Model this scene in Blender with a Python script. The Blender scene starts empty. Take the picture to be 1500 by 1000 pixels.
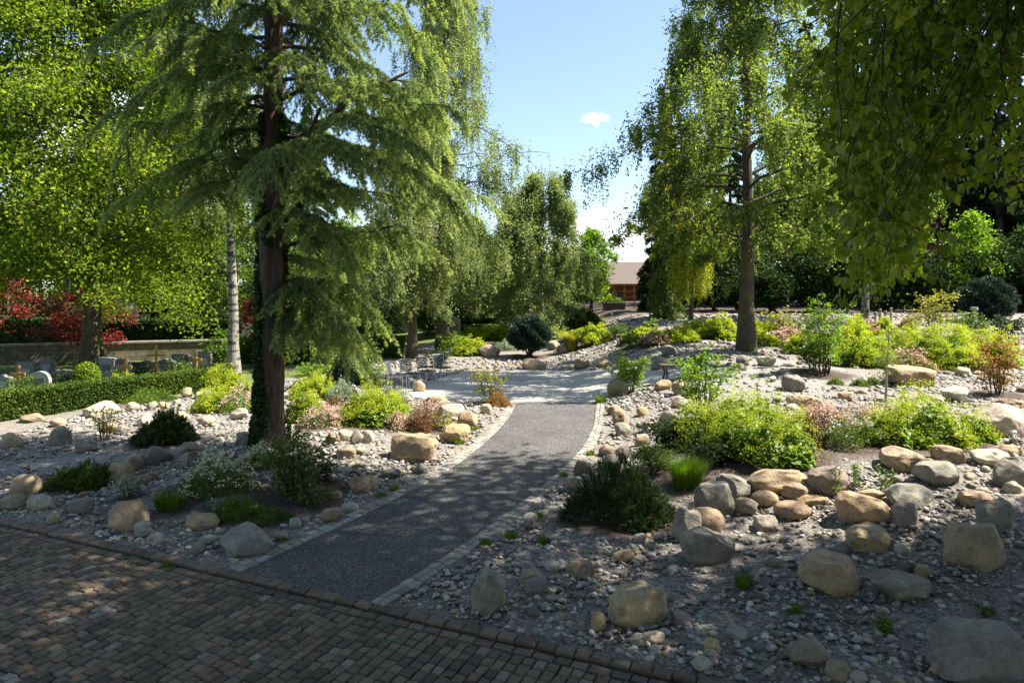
import bpy, bmesh, math
import numpy as np
rng = np.random.default_rng(11)
U = rng.uniform
PI = math.pi
scene = bpy.context.scene
COL = scene.collection

# ------------------------------------------------------------------ camera numbers (metres)
F, HY, CX, CZ = 1000.0, 420.0, 750.0, 3.6

def smooth(t):
    t = np.clip(t, 0, 1)
    return t * t * (3 - 2 * t)

def sd(x, y):                       # distance beyond the edge of the sett road
    return (y - (6.94 - 0.446 * x)) * 0.913

def T(x, y):                        # height of the terrain
    x = np.asarray(x, float); y = np.asarray(y, float)
    s = sd(x, y)
    z = 0.35 * smooth(s / 11) * smooth((x + 14) / 8)
    z = z + 1.0 * smooth((y - 14) / 20) * smooth((x - 1) / 6) * smooth(s / 3)
    z = z + 0.40 * smooth((x - 1.8) / 5) * smooth((s - .3) / 6)
    z = z + 0.40 * smooth((y - 27) / 10) * smooth((x + 8) / 6)
    z = z + 0.22 * np.exp(-(((x + 5.0) / 2.6) ** 2 + ((y - 13.6) / 2.2) ** 2))
    z = z + 0.20 * np.exp(-(((x - 5.2) / 2.6) ** 2 + ((y - 12.6) / 1.5) ** 2))
    return z

def hit(px, py):                    # where the sight line through a photo point meets the terrain
    u = (px - CX) / F; v = (HY - py) / F
    Y = np.linspace(3.5, 160, 9000)
    d = CZ + v * Y - T(u * Y, Y)
    k = np.argmax(d < 0)
    if d[k] >= 0: k = len(Y) - 1
    y = Y[k]
    return np.array([u * y, y, float(T(u * y, y))])

# ------------------------------------------------------------------ mesh collector
class Geo:
    def __init__(s):
        s.V = []; s.F = {3: [], 4: []}; s.R = {3: [], 4: []}; s.n = 0
    def add(s, V, Fc, rnd=None):
        V = np.asarray(V, float).reshape(-1, 3); Fc = np.asarray(Fc, int)
        k = Fc.shape[1]
        s.V.append(V); s.F[k].append(Fc + s.n)
        if rnd is None: rnd = U(0, 1)
        s.R[k].append(np.broadcast_to(np.asarray(rnd, float), (len(Fc),)).copy())
        s.n += len(V)
    def box(s, c, d, rz=0, rnd=None):
        x, y, z = np.array(d) / 2
        V = np.array([[-x,-y,-z],[x,-y,-z],[x,y,-z],[-x,y,-z],[-x,-y,z],[x,-y,z],[x,y,z],[-x,y,z]])
        V = rotz(V, rz) + np.array(c)
        s.add(V, [[0,3,2,1],[4,5,6,7],[0,1,5,4],[1,2,6,5],[2,3,7,6],[3,0,4,7]], rnd)
    def tube(s, P, r0, r1=None, sides=6, cap=True, rough=0, rnd=None):
        P = np.asarray(P, float); n = len(P)
        r = np.linspace(r0, r0 if r1 is None else r1, n) if np.isscalar(r0) else np.asarray(r0)
        D = np.gradient(P, axis=0); D /= np.linalg.norm(D, axis=1)[:, None] + 1e-9
        ref = np.where(np.abs(D[:, 2:3]) > .9, np.array([[1., 0, 0]]), np.array([[0, 0, 1.]]))
        A = np.cross(D, ref); A /= np.linalg.norm(A, axis=1)[:, None] + 1e-9
        B = np.cross(D, A)
        th = np.arange(sides) * 2 * PI / sides
        R = r[:, None] * np.ones((1, sides))
        if rough: R = R * (1 + rough * U(-1, 1, (1, sides)) + .5 * rough * U(-1, 1, R.shape))
        V = P[:, None] + R[..., None] * (np.cos(th)[None, :, None] * A[:, None] + np.sin(th)[None, :, None] * B[:, None])
        i = np.arange(n - 1)[:, None] * sides; j = np.arange(sides)[None]; j2 = (j + 1) % sides
        Fc = np.stack([i + j, i + j2, i + sides + j2, i + sides + j], -1).reshape(-1, 4)
        s.add(V.reshape(-1, 3), Fc, rnd)
    def arrays(s):
        V = np.concatenate(s.V) if s.V else np.zeros((0, 3))
        return V
    def build(s, name, mat, parent=None, loc=None, smooth_=False, rz=0):
        me = bpy.data.meshes.new(name)
        V = s.arrays()
        f3 = np.concatenate(s.F[3]) if s.F[3] else np.zeros((0, 3), int)
        f4 = np.concatenate(s.F[4]) if s.F[4] else np.zeros((0, 4), int)
        me.vertices.add(len(V)); me.vertices.foreach_set('co', V.ravel())
        L = np.concatenate([f3.ravel(), f4.ravel()])
        me.loops.add(len(L)); me.loops.foreach_set('vertex_index', L)
        me.polygons.add(len(f3) + len(f4))
        st = np.concatenate([np.arange(len(f3)) * 3, len(f3) * 3 + np.arange(len(f4)) * 4])
        me.polygons.foreach_set('loop_start', st)
        R = np.concatenate([np.concatenate(s.R[k]) for k in (3, 4) if s.R[k]]) if len(st) else np.zeros(0)
        a = me.attributes.new('rnd', 'FLOAT', 'FACE'); a.data.foreach_set('value', R)
        me.polygons.foreach_set('use_smooth', np.full(len(st), bool(smooth_)))
        me.update(calc_edges=True); me.validate()
        me.materials.append(mat)
        o = bpy.data.objects.new(name, me); COL.objects.link(o)
        if parent is not None: o.parent = parent
        if loc is not None: o.location = loc
        if rz: o.rotation_euler.z = rz
        return o

def rotz(V, a):
    c, s = math.cos(a), math.sin(a); V = np.asarray(V, float)
    return np.stack([V[..., 0] * c - V[..., 1] * s, V[..., 0] * s + V[..., 1] * c, V[..., 2]], -1)

def tag(o, label, cat, group=None, kind=None):
    o['label'] = label; o['category'] = cat
    if group: o['group'] = group
    if kind: o['kind'] = kind
    return o
def thing(name, label, cat, loc, group=None, rz=0):
    o = bpy.data.objects.new(name, None); COL.objects.link(o)
    o.location = [float(a) for a in loc]; o.rotation_euler.z = rz; o.empty_display_size = .3
    return tag(o, label, cat, group)
def dup(root, label, loc, rz=0, sc=(1, 1, 1), group=None):
    r = root.copy(); COL.objects.link(r)
    r.location = [float(a) for a in loc]; r.rotation_euler.z = rz; r.scale = sc; r['label'] = label
    if group: r['group'] = group
    for ch in list(root.children):
        c = ch.copy(); COL.objects.link(c); c.parent = r
        for g in list(ch.children):
            d = g.copy(); COL.objects.link(d); d.parent = c
    return r

# ------------------------------------------------------------------ leaves and needles
def unit(v): return v / (np.linalg.norm(v, axis=-1, keepdims=True) + 1e-9)
def rdir(n): return unit(rng.normal(size=(n, 3)))

def leaves(g, P, size, up=.6, aspect=.62, hang=0., var=.3, rnd=None, axis=None):
    """rhombic leaves, slightly folded, at the points P"""
    P = np.asarray(P, float); n = len(P)
    if n == 0: return
    N = unit(rdir(n) + np.array([0, 0, up]))
    t = rdir(n) + np.array([0, 0, -hang])
    if axis is not None: t = t * .5 + axis
    Tt = unit(t - (t * N).sum(1)[:, None] * N)
    B = np.cross(N, Tt)
    s = (size * U(1 - var, 1 + var, n))[:, None]
    V = np.stack([P - Tt * s * .5, P + B * s * aspect * .5 + N * s * .08 - Tt * s * .05,
                  P + Tt * s * .5 - N * s * .06, P - B * s * aspect * .5 + N * s * .08 - Tt * s * .05], 1)
    Fc = np.arange(n * 4).reshape(n, 4)
    g.add(V.reshape(-1, 3), Fc, U(0, 1, n) if rnd is None else rnd)

HEART = np.array([[0, 0], [.30, -.12], [.50, .16], [.40, .50], [0, 1.0], [-.40, .50], [-.50, .16], [-.30, -.12]])
def heart_leaves(g, P, size, Tdir, N, rnd=None):
    n = len(P); Tt = unit(Tdir); N = unit(N - (N * Tt).sum(1)[:, None] * Tt); B = np.cross(N, Tt)
    s = (size * U(.45, 1.3, n))[:, None, None]
    h = HEART[None]
    curl = -(h[..., 1:2] ** 2) * .18 + np.abs(h[..., 0:1]) * .22
    V = P[:, None] + s * (h[..., 1:2] * Tt[:, None] + h[..., 0:1] * B[:, None] + curl * N[:, None])
    b = (np.arange(n) * 8)[:, None]
    r = U(0, 1, n) if rnd is None else rnd
    g.add(V.reshape(-1, 3), np.concatenate([b + np.array([[0, 1, 2, 3]]), b + np.array([[0, 3, 4, 5]]), b + np.array([[0, 5, 6, 7]])]), np.concatenate([r, r, r]))
HEX = np.stack([np.cos(np.arange(6) * PI / 3), np.sin(np.arange(6) * PI / 3)], 1) * .5
def round_leaves(g, P, size, up=1.2, rnd=None):
    n = len(P); N = unit(rdir(n) + np.array([0, 0, up])); t = rdir(n)
    Tt = unit(t - (t * N).sum(1)[:, None] * N); B = np.cross(N, Tt)
    s = (size * U(.6, 1.3, n))[:, None, None]; h = HEX[None]
    dish = np.array([.1, 0, .06, .1, 0, .06])[None, :, None]
    V = P[:, None] + s * (h[..., 0:1] * Tt[:, None] + h[..., 1:2] * B[:, None] + dish * N[:, None])
    b = (np.arange(n) * 6)[:, None]; r = U(0, 1, n) if rnd is None else rnd
    g.add(V.reshape(-1, 3), np.concatenate([b + np.array([[0, 1, 2, 3]]), b + np.array([[0, 3, 4, 5]])]), np.concatenate([r, r]))

def needles(g, P, D, k, ln, wd, spread=.8, rnd=None):
    """k thin needles round the shoot direction D at each point P"""
    n = len(P)
    if n == 0: return
    P = np.repeat(P, k, 0); D = np.repeat(D, k, 0); m = n * k
    d = unit(D + rdir(m) * spread); w = unit(np.cross(d, rdir(m))) * wd * .5
    l = (ln * U(.7, 1.25, m))[:, None]
    V = np.stack([P - w, P + w, P + d * l], 1)
    r = U(0, 1, m) if rnd is None else np.repeat(rnd, k)
    g.add(V.reshape(-1, 3), np.arange(m * 3).reshape(m, 3), r)

def polyline(p0, az, el, L, droop, n=7, wob=.03):
    t = np.linspace(0, 1, n); c = math.cos(el)
    P = np.stack([math.cos(az) * c * L * t, math.sin(az) * c * L * t, L * (math.sin(el) * t - droop * t * t)], 1)
    P[1:] += rng.normal(size=(n - 1, 3)) * wob * L * t[1:, None]
    return P + np.asarray(p0)
def along(P, t):
    t = np.clip(np.asarray(t, float), 0, 1) * (len(P) - 1); i = np.minimum(t.astype(int), len(P) - 2); f = (t - i)[..., None]
    return P[i] * (1 - f) + P[i + 1] * f
def trunk_line(h, lean=(0, 0), n=12, wob=.012):
    t = np.linspace(0, 1, n)
    P = np.stack([lean[0] * t, lean[1] * t, h * t], 1)
    P[1:, :2] += np.cumsum(rng.normal(size=(n - 1, 2)) * wob * h / 4, 0)
    return P
def flare(n, r0, r1, k=.35):
    t = np.linspace(0, 1, n)
    return (r0 + (r1 - r0) * t ** .8) * (1 + k * np.exp(-t * 22))

# ------------------------------------------------------------------ materials
def nodes(name):
    m = bpy.data.materials.new(name); m.use_nodes = True
    nt = m.node_tree; b = nt.nodes['Principled BSDF']
    return m, nt, b
def nd(nt, kind, **kw):
    n = nt.nodes.new(kind)
    for k, v in kw.items():
        if k in n.inputs: n.inputs[k].default_value = v
        else: setattr(n, k, v)
    return n
def ramp(nt, fac, stops, interp='LINEAR'):
    r = nt.nodes.new('ShaderNodeValToRGB'); e = r.color_ramp; e.interpolation = interp
    while len(e.elements) > 1: e.elements.remove(e.elements[-1])
    for i, (p, c) in enumerate(stops):
        el = e.elements[0] if i == 0 else e.elements.new(p)
        el.position = p; el.color = (*c, 1)
    nt.links.new(fac, r.inputs[0]); return r.outputs[0]
def mix(nt, f, a, b, mode='MIX'):
    n = nt.nodes.new('ShaderNodeMix'); n.data_type = 'RGBA'; n.blend_type = mode
    for s, v in ((n.inputs[0], f), (n.inputs[6], a), (n.inputs[7], b)):
        if hasattr(v, 'is_output'): nt.links.new(v, s)
        elif isinstance(v, (int, float)): s.default_value = v
        else: s.default_value = (*v, 1)
    return n.outputs[2]
def attr(nt, name, out='Fac'):
    n = nt.nodes.new('ShaderNodeAttribute'); n.attribute_name = name; return n.outputs[out]

def leafmat(name, c1, c2, c3=None, trans=.4, rough=.45, spec=.35, glow=1.6, blue=.45):
    m, nt, b = nodes(name)
    st = [(0, c1), (.55, c2)] + ([(1, c3)] if c3 else [])
    c = ramp(nt, attr(nt, 'rnd'), st)
    ob = nt.nodes.new('ShaderNodeTexCoord'); no = nd(nt, 'ShaderNodeTexNoise', Scale=.9, Detail=2.)
    nt.links.new(ob.outputs['Object'], no.inputs['Vector'])
    c = mix(nt, 1., c, ramp(nt, no.outputs[0], [(.3, (.72, .78, .8)), (.7, (1.25, 1.18, .95))]), 'MULTIPLY')
    nt.links.new(c, b.inputs['Base Color'])
    b.inputs['Roughness'].default_value = rough; b.inputs['Specular IOR Level'].default_value = spec
    tr = nt.nodes.new('ShaderNodeBsdfTranslucent')
    nt.links.new(mix(nt, 1., c, (glow, glow * 1.05, glow * blue), 'MULTIPLY'), tr.inputs[0])
    ms = nt.nodes.new('ShaderNodeMixShader'); ms.inputs[0].default_value = trans
    nt.links.new(b.outputs[0], ms.inputs[1]); nt.links.new(tr.outputs[0], ms.inputs[2])
    nt.links.new(ms.outputs[0], nt.nodes['Material Output'].inputs[0])
    return m
def bump(nt, b, h, strength=.5, dist=.02):
    n = nd(nt, 'ShaderNodeBump', Strength=strength, Distance=dist)
    nt.links.new(h, n.inputs['Height']); nt.links.new(n.outputs[0], b.inputs['Normal']); return n
def barkmat(name, c1, c2, scale=(9, 9, 1.6), moss=None, bands=None):
    m, nt, b = nodes(name)
    tc = nt.nodes.new('ShaderNodeTexCoord'); mp = nd(nt, 'ShaderNodeMapping', Scale=scale)
    nt.links.new(tc.outputs['Object'], mp.inputs[0])
    no = nd(nt, 'ShaderNodeTexNoise', Scale=2.2, Detail=8., Roughness=.65)
    nt.links.new(mp.outputs[0], no.inputs['Vector'])
    c = ramp(nt, no.outputs[0], [(.32, c1), (.68, c2)])
    if bands:
        mp2 = nd(nt, 'ShaderNodeMapping', Scale=(1.5, 1.5, 7)); nt.links.new(tc.outputs['Object'], mp2.inputs[0])
        n2 = nd(nt, 'ShaderNodeTexNoise', Scale=1.6, Detail=5.); nt.links.new(mp2.outputs[0], n2.inputs['Vector'])
        c = mix(nt, ramp(nt, n2.outputs[0], [(.5, (0, 0, 0)), (.58, (1, 1, 1))]), c, bands)
    if moss:
        n3 = nd(nt, 'ShaderNodeTexNoise', Scale=1.7, Detail=4.); nt.links.new(tc.outputs['Object'], n3.inputs['Vector'])
        c = mix(nt, ramp(nt, n3.outputs[0], [(.5, (0, 0, 0)), (.62, (1, 1, 1))]), c, moss)
    nt.links.new(c, b.inputs['Base Color']); b.inputs['Roughness'].default_value = .9
    bump(nt, b, no.outputs[0], 1., .05); return m
def plain(name, c, rough=.7, var=.25, scale=6., metal=0.):
    m, nt, b = nodes(name)
    tc = nt.nodes.new('ShaderNodeTexCoord'); no = nd(nt, 'ShaderNodeTexNoise', Scale=scale, Detail=6.)
    nt.links.new(tc.outputs['Object'], no.inputs['Vector'])
    lo = tuple(x * (1 - var) for x in c); hi = tuple(min(1, x * (1 + var)) for x in c)
    nt.links.new(ramp(nt, no.outputs[0], [(.3, lo), (.7, hi)]), b.inputs['Base Color'])
    b.inputs['Roughness'].default_value = rough; b.inputs['Metallic'].default_value = metal
    bump(nt, b, no.outputs[0], .3, .01); return m
M = {}
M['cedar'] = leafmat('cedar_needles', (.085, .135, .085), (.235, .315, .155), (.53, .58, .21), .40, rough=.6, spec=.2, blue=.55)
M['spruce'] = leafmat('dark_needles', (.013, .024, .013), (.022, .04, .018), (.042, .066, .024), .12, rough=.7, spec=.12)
M['bluepine'] = leafmat('blue_pine_needles', (.02, .045, .04), (.03, .06, .05), (.05, .09, .07), .12)
M['mugo'] = leafmat('mugo_needles', (.028, .055, .022), (.05, .088, .032), (.11, .15, .045), .2)
M['juniper'] = leafmat('juniper_sprigs', (.05, .09, .02), (.09, .14, .03), (.16, .2, .04), .2)
M['lime'] = leafmat('lime_leaves', (.08, .135, .018), (.155, .22, .024), (.29, .34, .04), .5, rough=.65, spec=.15)
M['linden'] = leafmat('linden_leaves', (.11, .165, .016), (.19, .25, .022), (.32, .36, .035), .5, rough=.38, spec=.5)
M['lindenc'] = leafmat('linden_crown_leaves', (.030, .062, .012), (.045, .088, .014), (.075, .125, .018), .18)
M['birch'] = leafmat('birch_leaves', (.125, .17, .082), (.205, .25, .13), (.33, .37, .22), .45, rough=.65, spec=.15)
M['birchg'] = leafmat('green_birch_leaves', (.075, .12, .04), (.145, .20, .055), (.27, .31, .11), .46, rough=.65, spec=.15)
M['bright'] = leafmat('bright_green_leaves', (.09, .18, .012), (.14, .25, .016), (.24, .33, .03), .45)
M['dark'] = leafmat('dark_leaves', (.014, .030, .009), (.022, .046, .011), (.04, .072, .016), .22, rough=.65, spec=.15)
M['mid'] = leafmat('mid_green_leaves', (.055, .105, .018), (.09, .155, .022), (.15, .22, .035), .4)
M['red'] = leafmat('red_maple_leaves', (.10, .012, .016), (.24, .022, .03), (.45, .06, .065), .36, glow=1.1)
M['darkred'] = leafmat('dark_red_leaves', (.06, .012, .015), (.1, .02, .022), (.16, .04, .03), .3, glow=1.2)
M['gold'] = leafmat('gold_cypress_sprays', (.12, .18, .014), (.26, .29, .018), (.48, .44, .03), .38)
M['hedge'] = leafmat('hedge_leaves', (.035, .068, .012), (.06, .105, .018), (.12, .17, .03), .3, rough=.65, spec=.15)
M['box'] = leafmat('clipped_box_leaves', (.10, .17, .012), (.16, .24, .014), (.24, .3, .02), .3)
M['mantle'] = leafmat('mantle_leaves', (.06, .125, .018), (.105, .185, .022), (.17, .25, .03), .4)
M['froth'] = leafmat('lime_flower_froth', (.2, .28, .02), (.33, .385, .025), (.5, .51, .05), .44)
M['pink'] = leafmat('pink_petals', (.42, .24, .27), (.55, .36, .38), (.7, .52, .52), .3, glow=1.)
M['white'] = leafmat('white_petals', (.6, .58, .5), (.75, .74, .68), (.85, .85, .8), .3, glow=1.)
M['lilac'] = leafmat('lilac_petals', (.4, .34, .48), (.55, .5, .62), (.7, .66, .75), .3, glow=1.)
M['silver'] = leafmat('silver_leaves', (.2, .25, .2), (.3, .35, .3), (.42, .46, .4), .2)
M['rust'] = leafmat('rust_leaves', (.12, .06, .03), (.2, .1, .05), (.3, .16, .07), .3, glow=1.2)
M['purple'] = leafmat('purple_leaves', (.06, .025, .03), (.1, .045, .05), (.16, .08, .08), .3, glow=1.2)
M['orange'] = leafmat('orange_leaves', (.14, .16, .02), (.34, .19, .04), (.5, .16, .07), .4, glow=1.2)
M['yellow'] = leafmat('yellow_green_leaves', (.17, .2, .02), (.3, .3, .035), (.45, .38, .07), .4, glow=1.2)
M['grass'] = leafmat('grass_blades', (.06, .12, .012), (.1, .18, .016), (.17, .25, .025), .35)
M['ivy'] = leafmat('ivy_leaves', (.02, .05, .012), (.035, .08, .015), (.06, .12, .02), .25)
M['bark'] = barkmat('cedar_bark', (.045, .03, .022), (.15, .105, .075))
M['barkd'] = barkmat('dark_bark', (.035, .026, .02), (.095, .07, .05))
M['barkm'] = barkmat('mossy_bark', (.036, .028, .02), (.115, .085, .058), moss=(.09, .10, .02))
M['birchbark'] = barkmat('birch_bark', (.15, .135, .112), (.33, .305, .262), bands=(.05, .045, .04))
M['twig'] = barkmat('twig_bark', (.05, .035, .022), (.11, .08, .05), scale=(20, 20, 20))
M['stemg'] = plain('green_stem', (.12, .13, .05))
M['stake'] = barkmat('stake_wood', (.3, .26, .2), (.46, .4, .32), scale=(14, 14, 2))
M['crosswood'] = barkmat('cross_wood', (.28, .13, .03), (.48, .26, .07), scale=(12, 12, 2))
M['oldwood'] = barkmat('weathered_wood', (.09, .07, .055), (.17, .14, .11), scale=(3, 14, 14))
# ------------------------------------------------------------------ path, plaza, road outlines on the ground
def curve(pts, n=60):
    P = np.array([hit(*p)[:2] for p in pts])
    d = np.concatenate([[0], np.cumsum(np.linalg.norm(np.diff(P, axis=0), axis=1))]); t = np.linspace(0, d[-1], n)
    Q = np.stack([np.interp(t, d, P[:, k]) for k in (0, 1)], 1)
    for _ in range(6): Q[1:-1] = .5 * Q[1:-1] + .25 * (Q[:-2] + Q[2:])
    return Q
PL = curve([(352, 838), (430, 802), (510, 766), (577, 733), (644, 699), (675, 677), (712, 648), (738, 622), (751, 604), (757, 589)])
PR = curve([(544, 881), (617, 838), (690, 790), (750, 747), (787, 718), (812, 699), (838, 673), (857, 651), (869, 625), (874, 589)])
def to_kerb(L):      # carry an edge on to the kerb of the road
    d = L[0] - L[3]; d = d / np.linalg.norm(d); p = L[0].copy()
    while sd(p[0], p[1]) > .10: p = p + d * .01
    while sd(p[0], p[1]) < .09: p = p - d * .01
    return np.concatenate([[p], L])
PL = to_kerb(PL); PR = to_kerb(PR)
PATH = np.concatenate([PL, PR[::-1]])
PLAZA_PX = [(560, 577), (640, 586), (757, 590), (874, 589), (905, 572), (985, 556), (1010, 545), (960, 536), (905, 540), (800, 541), (740, 543), (690, 541), (640, 555)]
PLAZA = np.array([hit(*p)[:2] for p in PLAZA_PX])
_d = np.concatenate([PLAZA, PLAZA[:1]]); _t = np.linspace(0, len(PLAZA), 131)[:-1]
PLAZA = np.stack([np.interp(_t, np.arange(len(_d)), _d[:, k]) for k in (0, 1)], 1)
for _ in range(3): PLAZA = .5 * PLAZA + .25 * (np.roll(PLAZA, 1, 0) + np.roll(PLAZA, -1, 0))

def inside(x, y, poly):
    x = np.asarray(x, float); y = np.asarray(y, float); r = np.zeros(x.shape, bool)
    a = poly; b = np.roll(poly, -1, 0)
    for (x0, y0), (x1, y1) in zip(a, b):
        if y0 == y1: continue
        c = ((y0 > y) != (y1 > y)) & (x < (x1 - x0) * (y - y0) / (y1 - y0) + x0); r ^= c
    return r
def dist_line(x, y, L):
    x = np.asarray(x, float); D = np.full(x.shape, 99.)
    for p in L: D = np.minimum(D, (x - p[0]) ** 2 + (y - p[1]) ** 2)
    return np.sqrt(D)

SOIL = []      # (x, y, rx, ry) planting soil, filled from the plant list
def build_ground():
    xs = np.unique(np.round(np.concatenate([np.linspace(-400, -60, 18), np.linspace(-60, -18, 43), np.arange(-18, 17, .13), np.linspace(17, 60, 60), np.linspace(60, 400, 18)]), 3))
    ys = np.unique(np.round(np.concatenate([np.linspace(-80, 2, 30), np.arange(2, 31, .13), np.linspace(31, 60, 80), np.linspace(60, 140, 40), np.linspace(140, 600, 20)]), 3))
    X, Y = np.meshgrid(xs, ys); Z = T(X, Y)
    bed = (sd(X, Y) > .2)
    Z = Z + bed * (.022 * np.sin(X * 3.1 + 1.3 * np.sin(Y * 2.1)) * np.sin(Y * 3.7) + .012 * np.sin(X * 8.1 + Y * 3) * np.sin(Y * 7.3 - X))
    road = sd(X, Y) < .1
    soil = np.zeros(X.shape)
    for (x, y, rx, ry) in SOIL:
        q = ((X - x) / rx) ** 2 + ((Y - y) / ry) ** 2
        soil = np.maximum(soil, np.clip(1.6 - q * 1.2, 0, 1)); Z = Z + .03 * np.exp(-q)
    pth = inside(X, Y, PATH) | inside(X, Y, PLAZA)
    near = (dist_line(X[pth == 0], Y[pth == 0], np.concatenate([PL[::2], PR[::2]])) < .12)
    low = pth.copy(); low[pth == 0] |= near
    Z = np.where(low, T(X, Y) - .07, Z); Z = np.where(road, -.035, Z)
    hl, hr = hit(-60, 622), hit(335, 566)
    k = (hr[1] - hl[1]) / (hr[0] - hl[0])
    lawn = smooth((Y - (hl[1] + k * (X - hl[0])) + .6) / .5) * (X < -7)
    lawn = np.maximum(lawn, smooth((Y - 44) / 3))
    soil = np.maximum(soil, smooth((Y - 35.5) / 2) * smooth((X - 1) / 4)); lawn = lawn * (1 - soil); lawn = np.maximum(lawn, smooth((Y - 35) / 2) * (X < 3) * (1 - soil))
    fine = np.zeros(X.shape)
    for p, rx, ry in (((1100, 565), 2.6, 2.0), ((1150, 545), 2.6, 2.2), ((1350, 505), 2.5, 2.5), ((95, 680), 1.8, .7), ((1030, 548), 1.8, 2.)):
        h = hit(*p); q = ((X - h[0]) / rx) ** 2 + ((Y - h[1]) / ry) ** 2; fine = np.maximum(fine, np.clip(1.7 - q * 1.5, 0, 1))
    me = bpy.data.meshes.new('ground'); ny, nx = X.shape
    i = np.arange(ny - 1)[:, None] * nx + np.arange(nx - 1)[None]
    Fc = np.stack([i, i + 1, i + nx + 1, i + nx], -1).reshape(-1, 4)
    g = Geo(); g.add(np.stack([X, Y, Z], -1).reshape(-1, 3), Fc)
    o = g.build('ground', mat_ground(), smooth_=True); o['kind'] = 'structure'
    for nm, A in (('soil', soil), ('lawn', lawn), ('fine', fine), ('road', road.astype(float))):
        at = o.data.attributes.new(nm, 'FLOAT', 'POINT'); at.data.foreach_set('value', A.ravel())
    return o

PEB = [(0, (.115, .113, .112)), (.16, (.21, .202, .193)), (.36, (.295, .28, .255)), (.54, (.38, .345, .295)), (.68, (.36, .285, .20)), (.78, (.23, .18, .15)), (.87, (.44, .415, .375)), (.965, (.56, .53, .48))]
def mat_ground():
    m, nt, b = nodes('gravel_ground')
    tc = nt.nodes.new('ShaderNodeTexCoord'); P = tc.outputs['Object']
    wr = nd(nt, 'ShaderNodeTexNoise', Scale=9., Detail=3.); nt.links.new(P, wr.inputs['Vector'])
    cs = []
    for sc in (19., 42.):
        v = nd(nt, 'ShaderNodeTexVoronoi', Scale=sc, Randomness=1.); nt.links.new(P, v.inputs['Vector'])
        sp = nt.nodes.new('ShaderNodeSeparateColor'); nt.links.new(v.outputs['Color'], sp.inputs[0])
        c = ramp(nt, sp.outputs[0], PEB, 'CONSTANT')
        edge = ramp(nt, v.outputs['Distance'], [(.35, (1, 1, 1)), (.75, (.3, .28, .25))])
        cs.append((mix(nt, 1., c, edge, 'MULTIPLY'), v.outputs['Distance']))
    big = nd(nt, 'ShaderNodeTexNoise', Scale=1.1, Detail=5.); nt.links.new(P, big.inputs['Vector'])
    f = ramp(nt, big.outputs[0], [(.45, (0, 0, 0)), (.6, (1, 1, 1))])
    c = mix(nt, f, cs[1][0], cs[0][0])
    # bare brownish grit between stones
    gr = nd(nt, 'ShaderNodeTexNoise', Scale=60., Detail=6., Roughness=.75); nt.links.new(P, gr.inputs['Vector'])
    grit = ramp(nt, gr.outputs[0], [(.3, (.075, .06, .052)), (.68, (.32, .28, .24))])
    f2 = ramp(nt, wr.outputs[0], [(.42, (0, 0, 0)), (.62, (1, 1, 1))])
    c = mix(nt, f2, c, grit)
    fg = ramp(nt, gr.outputs[0], [(.3, (.15, .142, .132)), (.7, (.30, .288, .27))])
    c = mix(nt, attr(nt, 'fine'), c, fg)
    sn = nd(nt, 'ShaderNodeTexNoise', Scale=25., Detail=8., Roughness=.7); nt.links.new(P, sn.inputs['Vector'])
    soilc = ramp(nt, sn.outputs[0], [(.3, (.022, .013, .009)), (.55, (.06, .036, .024)), (.75, (.13, .085, .06))])
    c = mix(nt, attr(nt, 'soil'), c, soilc)
    lawnc = ramp(nt, sn.outputs[0], [(.3, (.05, .08, .015)), (.7, (.13, .17, .03))])
    c = mix(nt, attr(nt, 'lawn'), c, lawnc)
    c = mix(nt, attr(nt, 'road'), c, (.035, .03, .024))
    nt.links.new(c, b.inputs['Base Color']); b.inputs['Roughness'].default_value = .85
    mm = nt.nodes.new('ShaderNodeMath'); mm.operation = 'MULTIPLY_ADD'; mm.inputs[1].default_value = -1.
    nt.links.new(cs[0][1], mm.inputs[0]); nt.links.new(gr.outputs[0], mm.inputs[2])
    bump(nt, b, mm.outputs[0], .8, .03)
    return m

def mat_chip():
    m, nt, b = nodes('dark_chip_path')
    tc = nt.nodes.new('ShaderNodeTexCoord'); P = tc.outputs['Object']
    v = nd(nt, 'ShaderNodeTexVoronoi', Scale=75.); nt.links.new(P, v.inputs['Vector'])
    sp = nt.nodes.new('ShaderNodeSeparateColor'); nt.links.new(v.outputs['Color'], sp.inputs[0])
    c = ramp(nt, sp.outputs[0], [(0, (.026, .026, .028)), (.3, (.062, .062, .064)), (.6, (.108, .104, .1)), (.86, (.155, .147, .137)), (.95, (.26, .245, .225))], 'CONSTANT')
    n = nd(nt, 'ShaderNodeTexNoise', Scale=1.3, Detail=6.); nt.links.new(P, n.inputs['Vector'])
    c = mix(nt, 1., c, ramp(nt, n.outputs[0], [(.3, (.74, .74, .77)), (.7, (1.24, 1.21, 1.16))]), 'MULTIPLY')
    nt.links.new(c, b.inputs['Base Color']); b.inputs['Roughness'].default_value = .8
    bump(nt, b, v.outputs['Distance'], .7, .012); return m
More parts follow.
